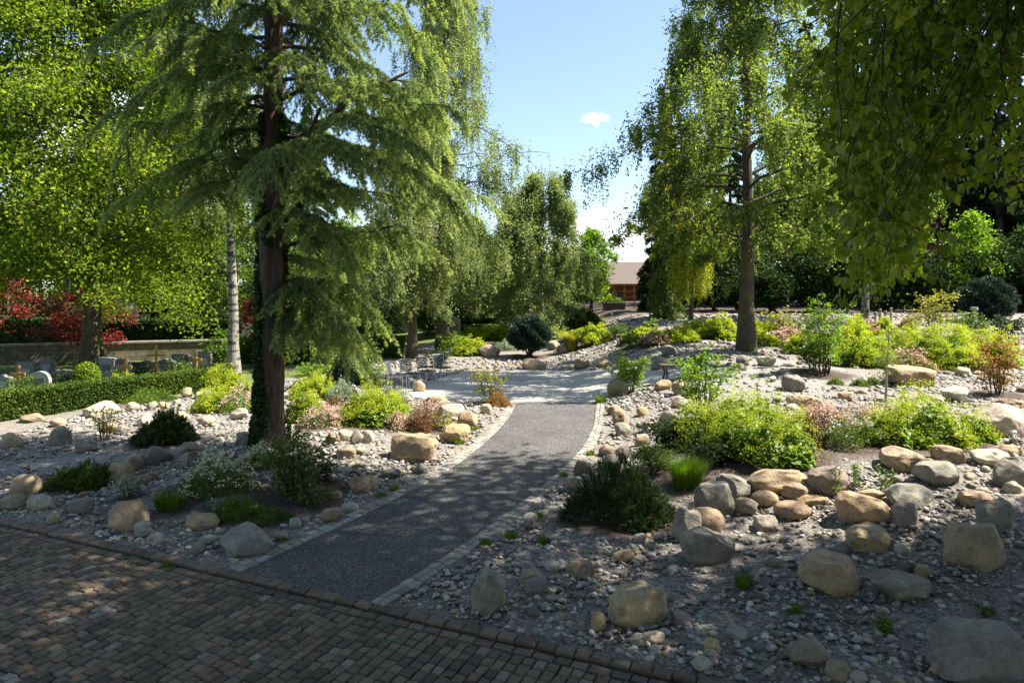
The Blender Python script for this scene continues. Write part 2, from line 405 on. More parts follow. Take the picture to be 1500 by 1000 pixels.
def mat_setts(name, stops, rough=.7):
    m, nt, b = nodes(name)
    c = ramp(nt, attr(nt, 'rnd'), stops)
    tc = nt.nodes.new('ShaderNodeTexCoord'); n = nd(nt, 'ShaderNodeTexNoise', Scale=22., Detail=8., Roughness=.7); nt.links.new(tc.outputs['Object'], n.inputs['Vector'])
    c = mix(nt, 1., c, ramp(nt, n.outputs[0], [(.3, (.7, .7, .7)), (.7, (1.3, 1.28, 1.25))]), 'MULTIPLY')
    n2 = nd(nt, 'ShaderNodeTexNoise', Scale=1.2, Detail=4.); nt.links.new(tc.outputs['Object'], n2.inputs['Vector'])
    c = mix(nt, ramp(nt, n2.outputs[0], [(.5, (0, 0, 0)), (.75, (.45, .45, .45))]), c, (.085, .085, .045))
    nt.links.new(c, b.inputs['Base Color']); b.inputs['Roughness'].default_value = rough
    bump(nt, b, n.outputs[0], .5, .012); return m
def mat_plaza():
    m, nt, b = nodes('plaza_setts')
    tc = nt.nodes.new('ShaderNodeTexCoord'); sp = nt.nodes.new('ShaderNodeSeparateXYZ'); nt.links.new(tc.outputs['Object'], sp.inputs[0])
    # segmental arcs: shift y by |sin| of x
    def mth(op, a, bv=None):
        q = nt.nodes.new('ShaderNodeMath'); q.operation = op
        nt.links.new(a, q.inputs[0])
        if bv is not None:
            if hasattr(bv, 'is_output'): nt.links.new(bv, q.inputs[1])
            else: q.inputs[1].default_value = bv
        return q.outputs[0]
    arc = mth('MULTIPLY', mth('ABSOLUTE', mth('SINE', mth('MULTIPLY', sp.outputs[0], 2.2))), .55)
    yy = mth('ADD', sp.outputs[1], arc)
    cb = nt.nodes.new('ShaderNodeCombineXYZ'); nt.links.new(sp.outputs[0], cb.inputs[0]); nt.links.new(yy, cb.inputs[1])
    br = nd(nt, 'ShaderNodeTexBrick', Scale=1.); br.inputs['Brick Width'].default_value = .13; br.inputs['Row Height'].default_value = .12
    br.inputs['Mortar Size'].default_value = .012; br.inputs['Mortar Smooth'].default_value = .4; br.inputs['Bias'].default_value = 0
    br.inputs['Color1'].default_value = (.36, .345, .31, 1); br.inputs['Color2'].default_value = (.58, .55, .5, 1); br.inputs['Mortar'].default_value = (.2, .185, .16, 1)
    nt.links.new(cb.outputs[0], br.inputs['Vector'])
    n = nd(nt, 'ShaderNodeTexNoise', Scale=.8, Detail=5.); nt.links.new(tc.outputs['Object'], n.inputs['Vector'])
    c = mix(nt, 1., br.outputs[0], ramp(nt, n.outputs[0], [(.3, (.85, .85, .87)), (.7, (1.15, 1.12, 1.08))]), 'MULTIPLY')
    nt.links.new(c, b.inputs['Base Color']); b.inputs['Roughness'].default_value = .75
    bump(nt, b, br.outputs['Fac'], .6, -.015); return m

def sett(g, c, e1, e2, w, l, h, rnd):
    """one bevelled sett: centre of its top, two axes, width, length"""
    j = lambda k: U(-k, k, (4, 1))
    q = np.array([[-1, -1], [1, -1], [1, 1], [-1, 1]]) * .5
    a = q[:, :1] * w + j(.008); b_ = q[:, 1:] * l + j(.008)
    up = np.array([0, 0, 1.]); tilt = U(-.03, .03, 2)
    top = c + (a * .84) * e1 + (b_ * .86) * e2 + (a * tilt[0] + b_ * tilt[1]) * up
    mid = c + a * e1 + b_ * e2 - up * .016
    bot = mid - up * h
    V = np.concatenate([top, mid, bot]); k = np.arange(4); k2 = (k + 1) % 4
    Fc = np.concatenate([[[0, 1, 2, 3]], np.stack([4 + k, 4 + k2, k2, k], 1), np.stack([8 + k, 8 + k2, 4 + k2, 4 + k], 1)])
    g.add(V, Fc, rnd)
E1 = np.array([.9133, -.4073, 0]); E2 = np.array([.4073, .9133, 0]); O0 = np.array([0, 6.94, 0])
SETT = [(0, (.070, .048, .032)), (.35, (.118, .082, .054)), (.65, (.16, .113, .073)), (.92, (.185, .14, .092)), (.98, (.19, .165, .13)), (1, (.28, .255, .215))]
def build_road():
    g = Geo(); a = -17.
    while a < 9:
        w = U(.112, .135); s = -.19 - U(0, .03)
        while s > -6.6:
            l = U(.12, .185)
            sett(g, O0 + E1 * (a + w / 2) + E2 * (s - l / 2) + np.array([0, 0, U(-.006, .006)]), E1, E2, w - .012, l - .012, .05, U(0, 1))
            s -= l
        a += w
    a = -17.
    while a < 9:      # stretcher course along the gutter
        l = U(.16, .24); sett(g, O0 + E1 * (a + l / 2) + E2 * -.11 + np.array([0, 0, -.012]), E1, E2, l - .012, .12, .05, U(0, .8)); a += l
    m = mat_setts('road_setts', SETT)
    o = g.build('cobbled_road', m); o['kind'] = 'structure'
    g = Geo(); a = -17.
    while a < 9:
        l = U(.16, .26); mouth = -3.9 < a < -.55
        sett(g, O0 + E1 * (a + l / 2) + E2 * .07 + np.array([0, 0, .010 if mouth else .018 + U(-.008, .008)]), E1, E2, l - .012, .13, .12, U(.1, .85)); a += l
    o = g.build('road_kerb', m); o['kind'] = 'structure'

def build_litter():
    g = Geo(); n = 2600; x = U(-9, 9, n); y = U(5, 19, n); ok = (np.abs(x / y) < .85); x, y = x[ok], y[ok]
    on = inside(x, y, PATH); keep = ~on | (U(0, 1, len(x)) < .3); x, y, on = x[keep], y[keep], on[keep]; z = np.where(sd(x, y) < 0, .004, T(x, y) + .02) + on * .016
    leaves(g, np.stack([x, y, z + .008], 1), .042, up=2.2, aspect=.6); m = leafmat('dry_leaves', (.10, .065, .03), (.22, .15, .07), (.34, .27, .12), .15, glow=1.)
    o = g.build('leaf_litter', m); tag(o, 'dry fallen leaves scattered over paving and gravel', 'leaf litter', kind='stuff')
def build_path():
    # chip surface between the two edges
    n = len(PL); k = 9; f = np.linspace(0, 1, k)[None, :, None]
    Q = PL[:, None] * (1 - f) + PR[:, None] * f
    Z = T(Q[..., 0], Q[..., 1]) + .006 + .03 * (1 - (2 * f[..., 0] - 1) ** 2) * smooth((np.arange(n)[:, None] - 1) / 12)
    V = np.concatenate([Q, Z[..., None]], -1).reshape(-1, 3)
    i = np.arange(n - 1)[:, None] * k + np.arange(k - 1)[None]
    g = Geo(); g.add(V, np.stack([i, i + 1, i + k + 1, i + k], -1).reshape(-1, 4))
    o = g.build('chip_path', mat_chip(), smooth_=True); o['kind'] = 'structure'
    # plaza
    c = PLAZA.mean(0); fs = np.linspace(0, 1, 26); m_ = len(PLAZA)
    Q = c + (PLAZA - c)[None] * fs[:, None, None]; Z = T(Q[..., 0], Q[..., 1]) + .006
    V = np.concatenate([Q, Z[..., None]], -1).reshape(-1, 3)
    i = np.arange(len(fs) - 1)[:, None] * m_; j = np.arange(m_)[None]; j2 = (j + 1) % m_
    g = Geo(); g.add(V, np.stack([i + j, i + j2, i + m_ + j2, i + m_ + j], -1).reshape(-1, 4))
    o = g.build('plaza', mat_plaza(), smooth_=True); o['kind'] = 'structure'
    ks = mat_setts('kerb_setts', [(0, (.17, .16, .145)), (.5, (.25, .235, .21)), (1, (.34, .315, .28))])
    for L, sg in ((PL, -1), (PR, 1)):
        g = Geo(); d = np.concatenate([[0], np.cumsum(np.linalg.norm(np.diff(L, axis=0), axis=1))]); s = .02
        while s < d[-1] - .05:
            l = U(.15, .22)
            p = np.array([np.interp(s + l / 2, d, L[:, q]) for q in (0, 1)]); p2 = np.array([np.interp(s + l / 2 + .1, d, L[:, q]) for q in (0, 1)])
            t = unit(p2 - p) if s + l / 2 + .1 < d[-1] else t
            nrm = np.array([t[1], -t[0]]) * sg
            for row in (0, 1):
                cc = p + nrm * (.06 + .105 * row)
                sett(g, np.array([cc[0], cc[1], float(T(cc[0], cc[1])) + .025 + U(-.005, .005)]), np.append(nrm, 0), np.append(t, 0), .10, l - .01, .08, U(0, 1))
            s += l
        o = g.build('path_kerb', ks); o['kind'] = 'structure'
# ------------------------------------------------------------------ trees
AZ = math.radians(6); SUN = np.array([math.cos(math.radians(52)) * math.cos(AZ), math.cos(math.radians(52)) * math.sin(AZ), math.sin(math.radians(52))])

def put(root, gt, mt, gc, mc, crown='crown'):
    gt.build('trunk', mt, root, smooth_=True); return gc.build(crown, mc, root)

def broad(root, h, R, base, mt, mc, r0, nl=34, leaf=.11, nleaf=26000, cl=.38, el=.5, droop=.35, prof=None, lean=(0, 0), sub=6, up=.5, hang=.3, top=.92, sides=12):
    """broadleaf tree: trunk, limbs, side branches, clumps of leaves"""
    tl = trunk_line(h * top, lean); gt = Geo(); gc = Geo()
    gt.tube(tl, flare(len(tl), r0, r0 * .12), sides=sides, rough=.06)
    prof = prof or (lambda q: (1 - (2 * q - .85) ** 2 * .75) if q > .2 else .72 + .9 * q * .5)
    C = []
    for i in range(nl):
        q = (i + U(0, .8)) / nl; z = base + (h * .97 - base) * q
        p0 = along(tl, min(.97, z / (h * top) - .06)); L = R * max(.15, prof(q)) * U(.75, 1.12)
        az = i * 2.4 + U(-.4, .4)
        P = polyline(p0, az, el + .5 * q, L, droop, 8, .05)
        gt.tube(P, r0 * .3 * (1 - .6 * q), .012, 5)
        for t in U(.3, 1, sub):
            p = along(P, t); Ls = L * U(.22, .42)
            S = polyline(p, az + rng.choice([-1, 1]) * U(.3, 1.3), U(-.2, .6), Ls, U(.1, .5), 5, .06)
            gt.tube(S, .02, .006, 4); C.append(along(S, U(.2, 1, 4)))
        C.append(along(P, U(.45, 1, 5)))
    C = np.concatenate(C); k = max(1, nleaf // len(C))
    wgt = U(.3, 1.7, len(C)); Q = np.repeat(C, np.maximum(1, (k * wgt).astype(int)), 0)
    Q = Q + rng.normal(size=Q.shape) * cl * np.array([1, 1, .7])
    leaves(gc, Q, leaf, up=up, hang=hang)
    put(root, gt, mt, gc, mc)

def weeping(root, h, R, base, mt, mc, r0, nl=40, leaf=.07, ns=1500, strand=(.6, 2.2), per=30, lean=(0, 0), el=.7, prof=None, wid=.075, extra=8000):
    """birch: rising limbs and curtains of hanging twigs"""
    tl = trunk_line(h * .95, lean); gt = Geo(); gc = Geo()
    gt.tube(tl, flare(len(tl), r0, r0 * .1), sides=12, rough=.07)
    prof = prof or (lambda q: .55 + .45 * math.sin(PI * min(1, q * 1.25 + .15)) if q < .6 else 1.15 - q)
    S = []; Wt = []
    for i in range(nl):
        q = (i + U(0, .8)) / nl; z = base + (h * .96 - base) * q
        p0 = along(tl, min(.98, z / (h * .95) - .07)); L = R * max(.12, prof(q)) * U(.55, 1.25); az = i * 2.4 + U(-.4, .4)
        P = polyline(p0, az, el * U(.6, 1.2), L * 1.15, .75, 9, .05)
        gt.tube(P, r0 * .26 * (1 - .65 * q), .01, 5)
        S.append(along(P, U(.35, 1, 8)))
        for t in U(.35, 1, 6):
            B = polyline(along(P, t), az + U(-1.3, 1.3), U(0, .7), L * U(.2, .4), .6, 5, .06)
            gt.tube(B, .016, .005, 4); S.append(along(B, U(.2, 1, 6)))
    S = np.concatenate(S); S = S[rng.integers(0, len(S), ns)] + rng.normal(size=(ns, 3)) * .06
    Ls = U(*strand, ns) * np.clip((S[:, 2] - base * .55) / (base * .6 + 1), .25, 1)
    t = U(0, 1, (ns, per)) ** .85
    drift = rng.normal(size=(ns, 1, 2)) * .12
    Q = S[:, None] + np.concatenate([drift * t[..., None], -(Ls[:, None] * t)[..., None]], -1)
    Q = Q.reshape(-1, 3); Q = Q[U(0, 1, len(Q)) < .92] 
    Q = Q + rng.normal(size=Q.shape) * wid * np.array([.7, .7, .5])
    if extra: 
        E = S[rng.integers(0, ns, extra)] + rng.normal(size=(extra, 3)) * .22; Q = np.concatenate([Q, E])
    leaves(gc, Q, leaf, up=.15, hang=.9, aspect=.7)
    # thin hanging twigs
    k = min(ns, 700)
    for s, l, d in zip(S[:k], Ls[:k], drift[:k, 0]):
        gt.tube(np.array([s, s + [d[0], d[1], -l]]), .005, .002, 3)
    put(root, gt, mt, gc, mc)

def conifer_needles(gt, gc, tl, specs, tuft=8, ln=.065, wd=.0135, bl_space=.105, tw_space=.058, tw_len=(.10, .26), step=.033, hang=.5, bl=.95, bdroop=.55, lr=.04):
    PP = []; DD = []; RR = []
    for (p0, az, el, L, dr) in specs:
        P = polyline(p0, az, el, L, dr, 9, .03); nq = int(L / .02); q_ = U(.2, 1, nq); PP.append(along(P, q_) + rng.normal(size=(nq, 3)) * .02); DD.append(np.broadcast_to(unit(P[-1] - P[0]) * .5 + [0, 0, .7], (nq, 3))); RR.append(.3 + .4 * q_)
        gt.tube(P, lr * (.5 + L / 5), .008, 5)
        nb = max(4, int(L * .85 / bl_space)); tt = np.linspace(.16, 1, nb); sgn = 1
        for t in tt:
            p = along(P, t); d = unit(along(P, min(1, t + .06)) - along(P, max(0, t - .06))); sgn = -sgn
            lb = bl * U(.55, 1.15) * (1 - .55 * t) * min(1, L / 2.2) + .12
            side = np.array([-d[1], d[0], 0]) * sgn
            bd = unit(d * U(.35, .9) + side * (1 if t < .97 else .1) + [0, 0, U(-.15, .1)])
            m = 7; s = np.linspace(0, 1, m)
            B = p + bd * (s * lb)[:, None]; B[:, 2] -= bdroop * lb * s ** 2 * U(.5, 1.5)
            gt.tube(B, .008, .003, 3); nq = max(3, int(lb / .03)); q_ = U(0, 1, nq); PP.append(along(B, q_)); DD.append(np.broadcast_to(bd + [0, 0, .5], (nq, 3))); RR.append(.3 + .3 * t + .3 * q_)
            nt_ = max(3, int(lb / tw_space)); st = np.linspace(.05, 1, nt_)
            tp = along(B, st); bdv = unit(np.gradient(tp, axis=0)) if nt_ > 1 else bd[None]
            sd_ = np.where(np.arange(nt_) % 2 == 0, 1., -1.)[:, None] * np.cross(bdv, [0, 0, 1.])
            td = unit(bdv * .8 + sd_ * U(.5, 1., (nt_, 1)) + np.array([0, 0, -hang]) * U(.2, 1.6, (nt_, 1)))
            tlm = U(*tw_len, nt_) * (1.05 - .5 * st)
            k = max(2, int(tw_len[1] / step)); q = (np.arange(k) + .5) / k
            pts = tp[:, None] + td[:, None] * (tlm[:, None] * q)[..., None]
            pts[..., 2] -= hang * .5 * (tlm[:, None] * q ** 2)
            PP.append(pts.reshape(-1, 3)); DD.append(np.repeat(td, k, 0))
            RR.append(np.clip(.22 * U(0, 1, nt_ * k) + .22 * t + .42 * np.repeat(st, k) ** 2 + .2 * np.tile(q, nt_), 0, 1))  # lighter tips: new growth, with lit fronds and dark interior painted in
    P = np.concatenate(PP); D = np.concatenate(DD); R = np.concatenate(RR)
    P = P + rng.normal(size=P.shape) * .012
    needles(gc, P, D, tuft, ln, wd, .9, R)
    return len(P)

def spruce(root, h, R, base, mt, mc, r0, nl=60, quad=.22, droop=.45, el=.1, dens=1., sides=9, cone=1.0):
    """dark distant conifer: tiers of drooping sprays"""
    tl = trunk_line(h, n=10, wob=.004); gt = Geo(); gc = Geo(); gt.tube(tl, flare(10, r0, .03), sides=sides, rough=.06)
    PP = []; AX = []
    for i in range(nl):
        q = (i + U(0, 1)) / nl; z = base + (h - base) * q; L = R * ((1 - q) ** cone * .95 + .06) * U(.75, 1.15); az = i * 2.4 + U(-.5, .5)
        P = polyline([0, 0, z], az, el, L, droop, 7, .05); P[:, :2] += along(tl, z / h)[:2]
        gt.tube(P, .04 * (1 - q) + .01, .006, 4)
        n = int(dens * 150 * L); t = U(.12, 1, n) ** .7
        b = along(P, t); d = unit(P[-1] - P[0]); sd_ = np.array([-d[1], d[0], 0])
        o = U(-1, 1, n) * L * .32 * (1.1 - .8 * t)
        b = b + o[:, None] * sd_; b[:, 2] -= np.abs(o) * .35 + np.abs(rng.normal(size=n)) * .12 + U(0, .25, n)
        PP.append(b); AX.append(np.broadcast_to(d * .7 + [0, 0, -.7], (n, 3)) + np.sign(o)[:, None] * sd_ * .5)
    leaves(gc, np.concatenate(PP), quad, up=.5, aspect=.34, axis=np.concatenate(AX))
    put(root, gt, mt, gc, mc)

def bush_tree(root, w, h, z0, mt, mc, leaf, n, stems=3, r=.04, hang=.2, cl=.16):
    gt = Geo(); gc = Geo(); C = []
    for i in range(stems):
        az = i * 2.4 + U(-.5, .5); P = polyline([0, 0, 0], az, U(.9, 1.4), h * .85, .12, 7, .05); gt.tube(P, r, .01, 6)
        for t in U(.3, 1, 12):
            S = polyline(along(P, t), U(0, 2 * PI), U(.0, .8), w * .5 * U(.35, 1), .2, 5, .06); gt.tube(S, r * .35, .004, 4); C.append(along(S, U(.2, 1, 5)))
    C = np.concatenate(C); C = C[C[:, 2] > z0] if (C[:, 2] > z0).sum() > 5 else C
    Q = C[rng.integers(0, len(C), n)] + rng.normal(size=(n, 3)) * cl * np.array([1, 1, .75])
    leaves(gc, Q, leaf, up=.6, hang=hang); put(root, gt, mt, gc, mc)

def ground_pt(x, y, dz=0.): return np.array([x, y, float(T(x, y)) + dz])
def at(px, Y, dz=0.): x = (px - CX) / F * Y; return ground_pt(x, Y, dz)

def build_cedar():
    p = hit(395, 662); p[2] -= .05
    r = thing('cedar_tree', 'tall cedar with an ivy-clad trunk and drooping blue-green fronds left of the path', 'tree', p)
    h = 17.5; tl = trunk_line(h, (.15, .3), 16, .004); gt = Geo(); gc = Geo()
    n = 60; t = np.linspace(0, 1, n); P = along(tl, t)
    rad = (.235 * (1 - t) ** .8 + .035) * (1 + .42 * np.exp(-t * 45))
    gt.tube(P, rad, sides=26, rough=.10)
    specs = []
    # forked heavy limbs
    for az, z, L in ((.2, 5.8, 3.4), (2.9, 7.3, 3.0), (-.9, 4.6, 3.0), (1.2, 8.6, 3.2)):
        Q = polyline(along(tl, z / h), az, .75, L, .12, 9, .03); gt.tube(Q, .13, .03, 8); 
        for q in (.45, .62, .78, .92): specs.append((along(Q, q), az + U(-.8, .8), .2, U(1.4, 2.2), .5))
    k = 102
    for i in range(k):
        q = i / k; z = 2.3 + (h - 2.7) * q ** 1.05; az = (i * 2.39996 + U(-.3, .3)) % (2 * PI)
        c = math.cos(az)                         # +1 = right side, -1 = left side
        if z < 4.6 and c < .12: continue
        if z < 3.1: continue
        if z < 6.3 and c < -.1 and math.sin(az) < -.35 and U(0, 1) < .6: continue
        if z < 12 and math.sin(az) < -.75 and U(0, 1) < .45: continue   # trunk stays visible from the path
        R = (4.1 if c > 0 else 3.15 if z > 6.5 else 3.6) * (1 if z < 10.5 else max(.2, 1 - (z - 10.5) / 7.6)) * U(.72, 1.1)
        if math.sin(az) < -.6: R *= .72
        if z < 4.6: R *= .62 + .22 * (z - 3.1)
        specs.append((along(tl, z / h), az, U(.22, .46), R, U(.38, .5) if z < 4.6 else U(.42, .66)))
    for i in range(8): specs.append((along(tl, U(2.5, 3.5) / h), U(-.45, .8), U(.1, .35), U(1.3, 2.25), U(.45, .65)))
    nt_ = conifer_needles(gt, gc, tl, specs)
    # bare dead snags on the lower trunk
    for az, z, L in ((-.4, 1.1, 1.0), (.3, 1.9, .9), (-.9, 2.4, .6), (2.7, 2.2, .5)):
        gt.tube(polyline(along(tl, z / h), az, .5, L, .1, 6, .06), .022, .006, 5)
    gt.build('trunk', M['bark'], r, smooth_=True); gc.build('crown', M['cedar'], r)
    gi = Geo(); m = 15000; tz = U(0, .42, m) ** 1.1; az = U(0, 2 * PI, m)
    keep = (np.sin(az * 1 + 4.2 + tz * 6) + .6 * np.sin(az * 3 + tz * 25) + .5 * np.sin(tz * 60 + az) > -.25)
    keep &= ~((np.cos(az + .5) + .22 * np.sin(tz * 70 + 1) + .15 * np.sin(tz * 171) > .52) & (tz * h < 3.2) & (tz * h > .0) & (U(0, 1, m) < .94))
    tz = tz[keep]; az = az[keep]
    rr = (.235 * (1 - tz) ** .8 + .035) * (1 + .42 * np.exp(-tz * 45)) + U(.01, .09, len(tz)); c = along(tl, tz)
    L = c + np.stack([np.cos(az) * rr, np.sin(az) * rr, np.zeros(len(tz))], 1)
    leaves(gi, L, .085, up=.2, aspect=.8, hang=.5); gi.build('ivy', M['ivy'], r)

def env(px):        # lower limit of the hanging linden foliage, as seen from the entrance
    return np.interp(px, [1130, 1160, 1195, 1225, 1250, 1285, 1320, 1345, 1375, 1420, 1470, 1560], [10, 90, 200, 250, 370, 420, 415, 310, 240, 270, 300, 300])
def build_linden():
    tx, ty = 10.5, 3.4
    r = thing('linden_tree', 'big shady linden whose leafy twigs hang into the upper right of the view', 'tree', ground_pt(tx, ty, -.05))
    o = ground_pt(tx, ty, -.05); gt = Geo(); gc = Geo(); gn = Geo()
    tl = trunk_line(17, (-1.5, .6), 12, .006); gt.tube(tl, flare(12, .48, .08), sides=16, rough=.07)
    # high crown; everything that would enter the view ahead is kept above it
    cen = np.array([6.3, 4.3, 12.8]) - o; rad = np.array([9.8, 10.0, 6.2]); C = []
    for i in range(640):
        d = rdir(1)[0]; q = U(.25, 1) ** .5; C.append(cen + d * rad * q)
    C = np.array(C); Wd = C + o
    def okv(w, mrg=1.0): return ~((w[:, 1] > -.5) & (w[:, 2] < CZ + .43 * np.maximum(w[:, 1], 0) + mrg) & (w[:, 0] < .8 * np.maximum(w[:, 1], 0) + 1.6)) & (w[:, 2] > 5.0)
    C = C[okv(Wd)]
    for c in C[::3]:
        p0 = along(tl, U(.3, .8)); mid = (p0 + c) / 2 + [0, 0, .6]
        S = np.array([p0, (p0 + mid) / 2 + [0, 0, .25], mid, (mid + c) / 2, c]); 
        if okv(S + o, .3).all(): gt.tube(S, .07, .012, 5)
    k = 225
    Q = np.repeat(C, (k * U(.4, 1.6, len(C))).astype(int), 0); Q = Q + rng.normal(size=Q.shape) * np.array([.62, .62, .42])
    Q = Q[okv(Q + o, .35)]
    leaves(gc, Q, .18, up=.9, aspect=.8, hang=.2)
    # hanging twigs that reach into the view
    LV = []; LD = []; LN = []
    lim = []
    for Yk, xl in ((4.4, 1.9), (5.6, 2.4), (6.8, 2.9), (8.0, 3.4)):
        zt = CZ + .43 * Yk + .75
        A = np.array([[tx, ty, 6.2], [tx - 1.8, Yk - .4, zt + .7], [(tx + xl) / 2, Yk, zt + .5], [xl + .9, Yk, zt + .1], [xl, Yk, zt - .1]]) - o
        gt.tube(A, .10, .02, 7); lim.append(A)
    for i in range(78):
        px = 1150 + 400 * U(0, 1) ** .75 if i > 34 else U(1200, 1345); kk = rng.integers(0, 4); Y = (4.4, 5.6, 6.8, 8.0)[kk] + U(-.4, .4)
        bot = env(px) - abs(rng.normal()) * (110 if i % 3 else 14); 
        if bot < 0: bot = U(0, 60)
        x = (px - CX) / F * Y; zb = CZ + (HY - bot) / F * Y; A = lim[kk] + o
        xt = max(x + U(.0, 1.9), A[-1, 0]); zt = np.interp(xt, A[::-1, 0], A[::-1, 2]); yt = np.interp(xt, A[::-1, 0], A[::-1, 1])
        s = np.linspace(0, 1, 9); sw = s ** 1.6
        P = np.stack([xt + (x - xt) * sw ** .6, yt + (Y - yt) * s, zt + (zb - zt) * s], 1); P[1:] += rng.normal(size=(8, 3)) * .02; P = P - o
        gn.tube(P, .009, .003, 4)
        Lw = zt - zb; n = int(Lw / .055); t = U(.05, 1, n); b = along(P, t)
        LV.append(b + rng.normal(size=b.shape) * .05)
        for t in U(.15, 1, int(Lw / .16)):
            S = polyline(along(P, t), U(0, 2 * PI), U(-.6, .2), U(.15, .42), .55, 5, .05); gn.tube(S, .004, .002, 3)
            b = along(S, U(.1, 1, 8)); LV.append(b + rng.normal(size=b.shape) * .035)
    LV = np.concatenate(LV); n = len(LV)
    w = LV + o; px = CX + F * w[:, 0] / w[:, 1]; py = HY - F * (w[:, 2] - CZ) / w[:, 1]
    gn2 = Geo(); heart_leaves(gn2, LV, .064, unit(rdir(n) * .6 + [0, 0, -.9]), unit(rdir(n) + [.25, -.25, .35]))
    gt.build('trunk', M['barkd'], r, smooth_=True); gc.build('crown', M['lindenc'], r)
    gn.build('hanging_twigs', M['twig'], r); gn2.build('hanging_leaves', M['linden'], r)

def build_trees():
    build_cedar(); build_linden()
    r = thing('linden_tree', 'second linden just outside the right edge, shading the right bed', 'tree', ground_pt(15.4, 6.9, -.05))
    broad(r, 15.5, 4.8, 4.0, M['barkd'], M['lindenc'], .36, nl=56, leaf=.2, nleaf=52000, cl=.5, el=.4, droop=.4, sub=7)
    # lime at the left edge
    lime = r = thing('lime_tree', 'broad lime tree with sunlit yellow-green crown filling the left edge', 'tree', at(133, 27.5, -.05))
    broad(r, 21, 5.3, 4.8, M['barkm'], M['lime'], .40, nl=72, leaf=.155, nleaf=150000, cl=.5, el=.35, droop=.68, sub=8, prof=lambda q: (.85 + .2 * math.sin(q * 5)) if q < .75 else max(.2, 1.9 - 1.5 * q))
    r = thing('lime_tree', 'lime tree cut by the left edge of the view behind the graves', 'tree', at(-170, 28, -.05))
    broad(r, 19, 5.0, 4.6, M['barkm'], M['lime'], .36, nl=56, leaf=.17, nleaf=90000, cl=.5, el=.35, droop=.6, sub=7)
    r = thing('birch_tree', 'slim white-barked birch between the hedge and the cedar', 'tree', at(343, 26, -.05))
    weeping(r, 15, 2.2, 6.5, M['birchbark'], M['birchg'], .23, nl=26, leaf=.11, ns=700, per=22, extra=3000)
    r = thing('birch_tree', 'tallest weeping birch behind the cedar with a bare rising limb', 'tree', at(648, 33, -.05))
    weeping(r, 19.5, 3.5, 3.6, M['barkm'], M['birch'], .28, nl=64, leaf=.088, ns=3600, per=36, strand=(.5, 2.2), extra=24000, prof=lambda q: (.75 + .3 * math.sin(q * 3)) if q < .6 else max(.15, 1.5 - 1.05 * q))
    r = thing('birch_tree', 'brown-trunked birch standing behind the row of metal chairs', 'tree', at(603, 30.5, -.05))
    weeping(r, 14, 2.9, 3.2, M['barkm'], M['birch'], .22, nl=40, leaf=.09, ns=1900, per=30, extra=15000)
    r = thing('birch_tree', 'smaller birch with a thin pale trunk behind the blue-green pine', 'tree', at(795, 36, -.05))
    weeping(r, 9.9, 3.0, 1.9, M['birchbark'], M['birch'], .14, nl=44, leaf=.098, ns=2500, per=30, strand=(.3, 1.1), extra=24000, prof=lambda q: (1.05 - .4 * q) if q < .5 else max(.2, 1.35 - 1.1 * q))
    r = thing('birch_tree', 'birch farther back with a dark forked trunk beside the tallest one', 'tree', at(752, 42, -.05))
    weeping(r, 9.5, 3.0, 2, M['barkm'], M['birch'], .18, nl=40, leaf=.13, ns=2200, per=24, extra=14000)
    r = thing('birch_tree', 'large birch with a mossy trunk right of the plaza, its crown open to the sky', 'tree', hit(1093, 514) + [0, 0, -.05])
    weeping(r, 17.5, 4.5, 5.0, M['barkm'], M['birchg'], .29, nl=62, leaf=.09, ns=4700, per=32, strand=(.3, 1.5), extra=40000, el=.55, prof=lambda q: .78 + .25 * math.sin(q * 6) if q < .55 else max(.2, 1.35 - .95 * q))
    r = thing('maple_tree', 'bright green rounded tree at the end of the plaza beside the red house', 'tree', at(866, 47, -.05))
    broad(r, 6.0, 1.9, .9, M['barkd'], M['bright'], .12, nl=26, leaf=.17, nleaf=9000, cl=.24, sub=5)
    r = thing('maple_tree', 'red-leaved maple in front of the white house', 'tree', at(125, 33, -.05))
    broad(r, 3.7, 2.2, .9, M['barkd'], M['red'], .1, nl=24, leaf=.13, nleaf=7000, cl=.2, el=.35, droop=.3, sub=6, up=1.2)
    r = thing('maple_tree', 'orange-red maple at the left edge behind the lime', 'tree', at(10, 37, -.05))
    broad(r, 5.0, 1.8, 1.4, M['barkd'], M['red'], .12, nl=20, leaf=.13, nleaf=3500, cl=.25, sub=5, up=1.)
    r = thing('maple_tree', 'small red-leaved bush right of the white birch trunk', 'tree', at(372, 34, -.05))
    broad(r, 3.2, 1.0, .8, M['barkd'], M['red'], .06, nl=14, leaf=.13, nleaf=2000, cl=.2, sub=4)
    r = thing('maple_tree', 'dull red maple in the shade of the wood on the right', 'tree', at(1350, 46, -.05))
    broad(r, 7.5, 2.4, 1.5, M['barkd'], M['darkred'], .14, nl=24, leaf=.17, nleaf=8000, cl=.28, sub=5)
    r = thing('maple_tree', 'sunlit green young tree against the dark wood at right', 'tree', at(1422, 40, -.05))
    broad(r, 6.2, 1.7, 1.2, M['barkd'], M['bright'], .1, nl=22, leaf=.16, nleaf=5000, cl=.25, sub=5)
    r = thing('birch_tree', 'sunlit birch whose hanging sprays show behind the linden twigs', 'tree', at(1268, 33, -.05))
    weeping(r, 12.5, 3.0, 5.0, M['birchbark'], M['bright'], .17, nl=40, leaf=.11, ns=1700, per=26, strand=(.4, 1.6), extra=9000)
    # dark cypress group right of the gap
    r = thing('cypress_tree', 'dark green conifer closing the gap left of the large birch', 'tree', at(975, 40, -.05))
    spruce(r, 13.0, 2.1, .4, M['barkd'], M['spruce'], .24, nl=90, quad=.26, droop=.3, cone=.75)
    r = thing('cypress_tree', 'slender golden-tipped conifer left of the large birch crown', 'tree', at(985, 34.5, -.05))
